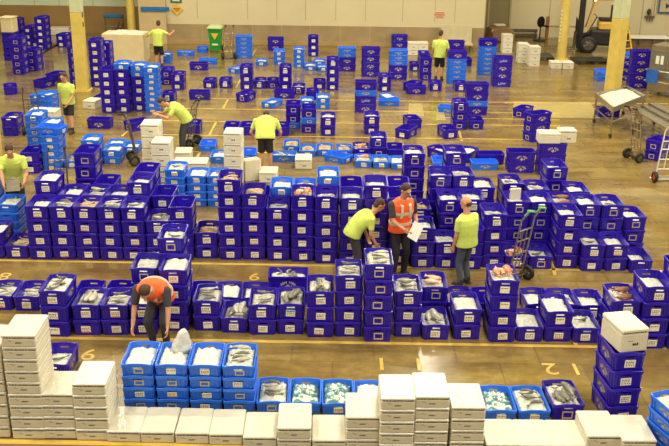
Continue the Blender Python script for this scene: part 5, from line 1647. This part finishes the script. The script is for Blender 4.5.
def fill(con, ch, x, y, z, a, r, s):
    kd = 'L' if ch == 'L' else 'P'
    H = DIM[ch][2]
    nm = ('light blue tub' if kd == 'L' else 'purple crate')
    wh = s['where']
    bed = {'w': BAGS, 't': TEAL, 's': BEIGE}.get(con, ICE if s['zone'] in ('A', 'L') or r.random() < 0.15 else ICELO)[kd]
    me = r.choice(bed)
    o = obj({'w': 'bagged_ice', 't': 'teal_bag', 's': 'shellfish_heap'}.get(con, 'ice_heap'), me, None, (x, y, z), a + (PI if r.random() < 0.5 else 0))
    word = {'w': 'bagged ice', 't': 'crumpled teal plastic bag', 's': 'heap of beige shellfish'}.get(con, 'white ice')
    lab = '%s, %s, %s' % (word, 'light blue tub' if kd == 'L' else 'purple crate', wh)
    if len(lab.split()) > 16: lab = '%s, %s' % (word, wh)
    tag(o, ' '.join(lab.split()[:16]), 'bag' if con == 't' else ('shellfish' if con == 's' else 'ice'), kind='stuff')
    near = s['p'].y < 19
    nf = {'f': 4, 'g': 3, 'o': 3, 'b': 2, 's': 2}.get(con, 0)
    if con == 'i' and near and r.random() < 0.3: nf = 1
    if con == 'f' and not near: nf = 2
    if con == 'w' : nf = 0
    key = con if con in FISH else 'f'
    # the top of the heap
    W, L, _ = DIM[ch]
    zs = [v.co.z for v in me.vertices if abs(v.co.x) < 0.11 and abs(v.co.y) < 0.2 and v.co.z > 0.05]
    for q in range(nf):
        fm = r.choice(FISH[key])
        yy = -0.16 + 0.32 * (q + 0.5) / nf + r.uniform(-0.02, 0.02)
        if con in 'og' : yy = (-0.17, 0.02, 0.16)[q % 3]
        if con == 'b': yy = (-0.1, 0.1)[q]
        xx = r.uniform(-0.012, 0.012)
        ln = max(v.co.x for v in fm.vertices) * 2
        ang = r.choice((0, PI)) + r.uniform(-0.5, 0.5)
        if ln > 0.31:
            ang = r.choice((PI / 2, -PI / 2)) + r.uniform(-0.25, 0.25); xx = (-0.085, 0.0, 0.085)[q % 3] if nf > 2 else (-0.06, 0.06)[q % 2]; yy = r.uniform(-0.05, 0.05)
        hmax = max([v.co.z for v in me.vertices if abs(v.co.x - xx) < 0.08 and abs(v.co.y - yy) < 0.06 and v.co.z > 0.05] + [0.1])
        ex = [v.co.x * math.cos(ang) - v.co.y * math.sin(ang) for v in fm.vertices]; ey = [v.co.x * math.sin(ang) + v.co.y * math.cos(ang) for v in fm.vertices]
        xx = min(max(xx, -0.166 - min(ex)), 0.166 - max(ex)); yy = min(max(yy, -0.275 - min(ey)), 0.275 - max(ey))
        c, s_ = math.cos(a), math.sin(a)
        th = max(v.co.z for v in fm.vertices)
        fo = obj('fish', fm, None, (x + c * xx - s_ * yy, y + s_ * xx + c * yy, z + hmax + th * 0.6 + (0.026 if con in 'gob' else 0.012) * q), 0)
        fo.rotation_euler = (r.uniform(-0.1, 0.1), r.uniform(-0.08, 0.08), a + ang)
        lab = '%s on ice, %s' % (NAMEF[key], wh)
        tag(fo, ' '.join(lab.split()[:16]), 'fish', '%s in the crate at %d %d' % (NAMEF[key], s['px'], s['py']))
        fo['group'] = '%s in the %s' % (NAMEF[key], wh)
build_crates()
# boxes standing on crates
def stack_at(px, py):
    return min(STK, key=lambda s: abs(s['px'] - px) + abs(s['py'] - py))
s = stack_at(631, 353.8)
t = foam('b', s['p'].x + 0.01, s['p'].y - 0.03, s['h'], s['a'] + 0.13, 'large white foam box on the lone purple stack at lower right', 'deep foam boxes')
t.scale = (0.93, 1.05, 1.3)
s = stack_at(554, 144)
foam('b', s['p'].x - 0.10, s['p'].y, s['h'], s['a'], 'white foam box on the long-side stack by the right block, left one', 'deep foam boxes')
t = foam('b', s['p'].x + 0.335, s['p'].y + 0.05, s['h'], s['a'] - PI / 2 , 'white foam box on the long-side stack by the right block, right one', 'deep foam boxes')
t.scale = (1, 0.7, 1.25)
s = stack_at(170.6, 365.3)
o = obj('plastic_bag', PBAG, None, (s['p'].x + 0.06, s['p'].y + 0.12, s['h'] - 0.02), 0.4)
tag(o, 'crumpled clear plastic bag poking up from the second blue tub stack', 'bag')
s = stack_at(521, 202.2)
a = MB(); a.rbox((0, 0, 0), (0.20, 0.05, 0.22), 0.015); a.rbox((0.0, 0.05, -0.06), (0.18, 0.05, 0.10), 0.015)
o = a.build('foam_piece', M['foam'], None, False, (s['p'].x - 0.02, s['p'].y - 0.02, s['h'] + 0.06), 0.15)
tag(o, 'broken white foam piece standing in the first stack of the right-hand block', 'foam piece')
s = stack_at(6, 33.5)
t = thing('insulated_box', 'pale tan block on purple crates at the left edge', 'box', (s['p'].x, s['p'].y, s['h'] + 0.014), s['a'])
a = MB(); a.rbox((0, 0, 0.30), (0.56, 0.6, 0.60), 0.03); a.build('box_body', M['bin_pale'], t)
a = MB(); a.rbox((0, 0, 0.63), (0.60, 0.64, 0.06), 0.02); a.build('lid', M['bin_pale'], t); t.scale = (0.8, 0.8, 0.85)
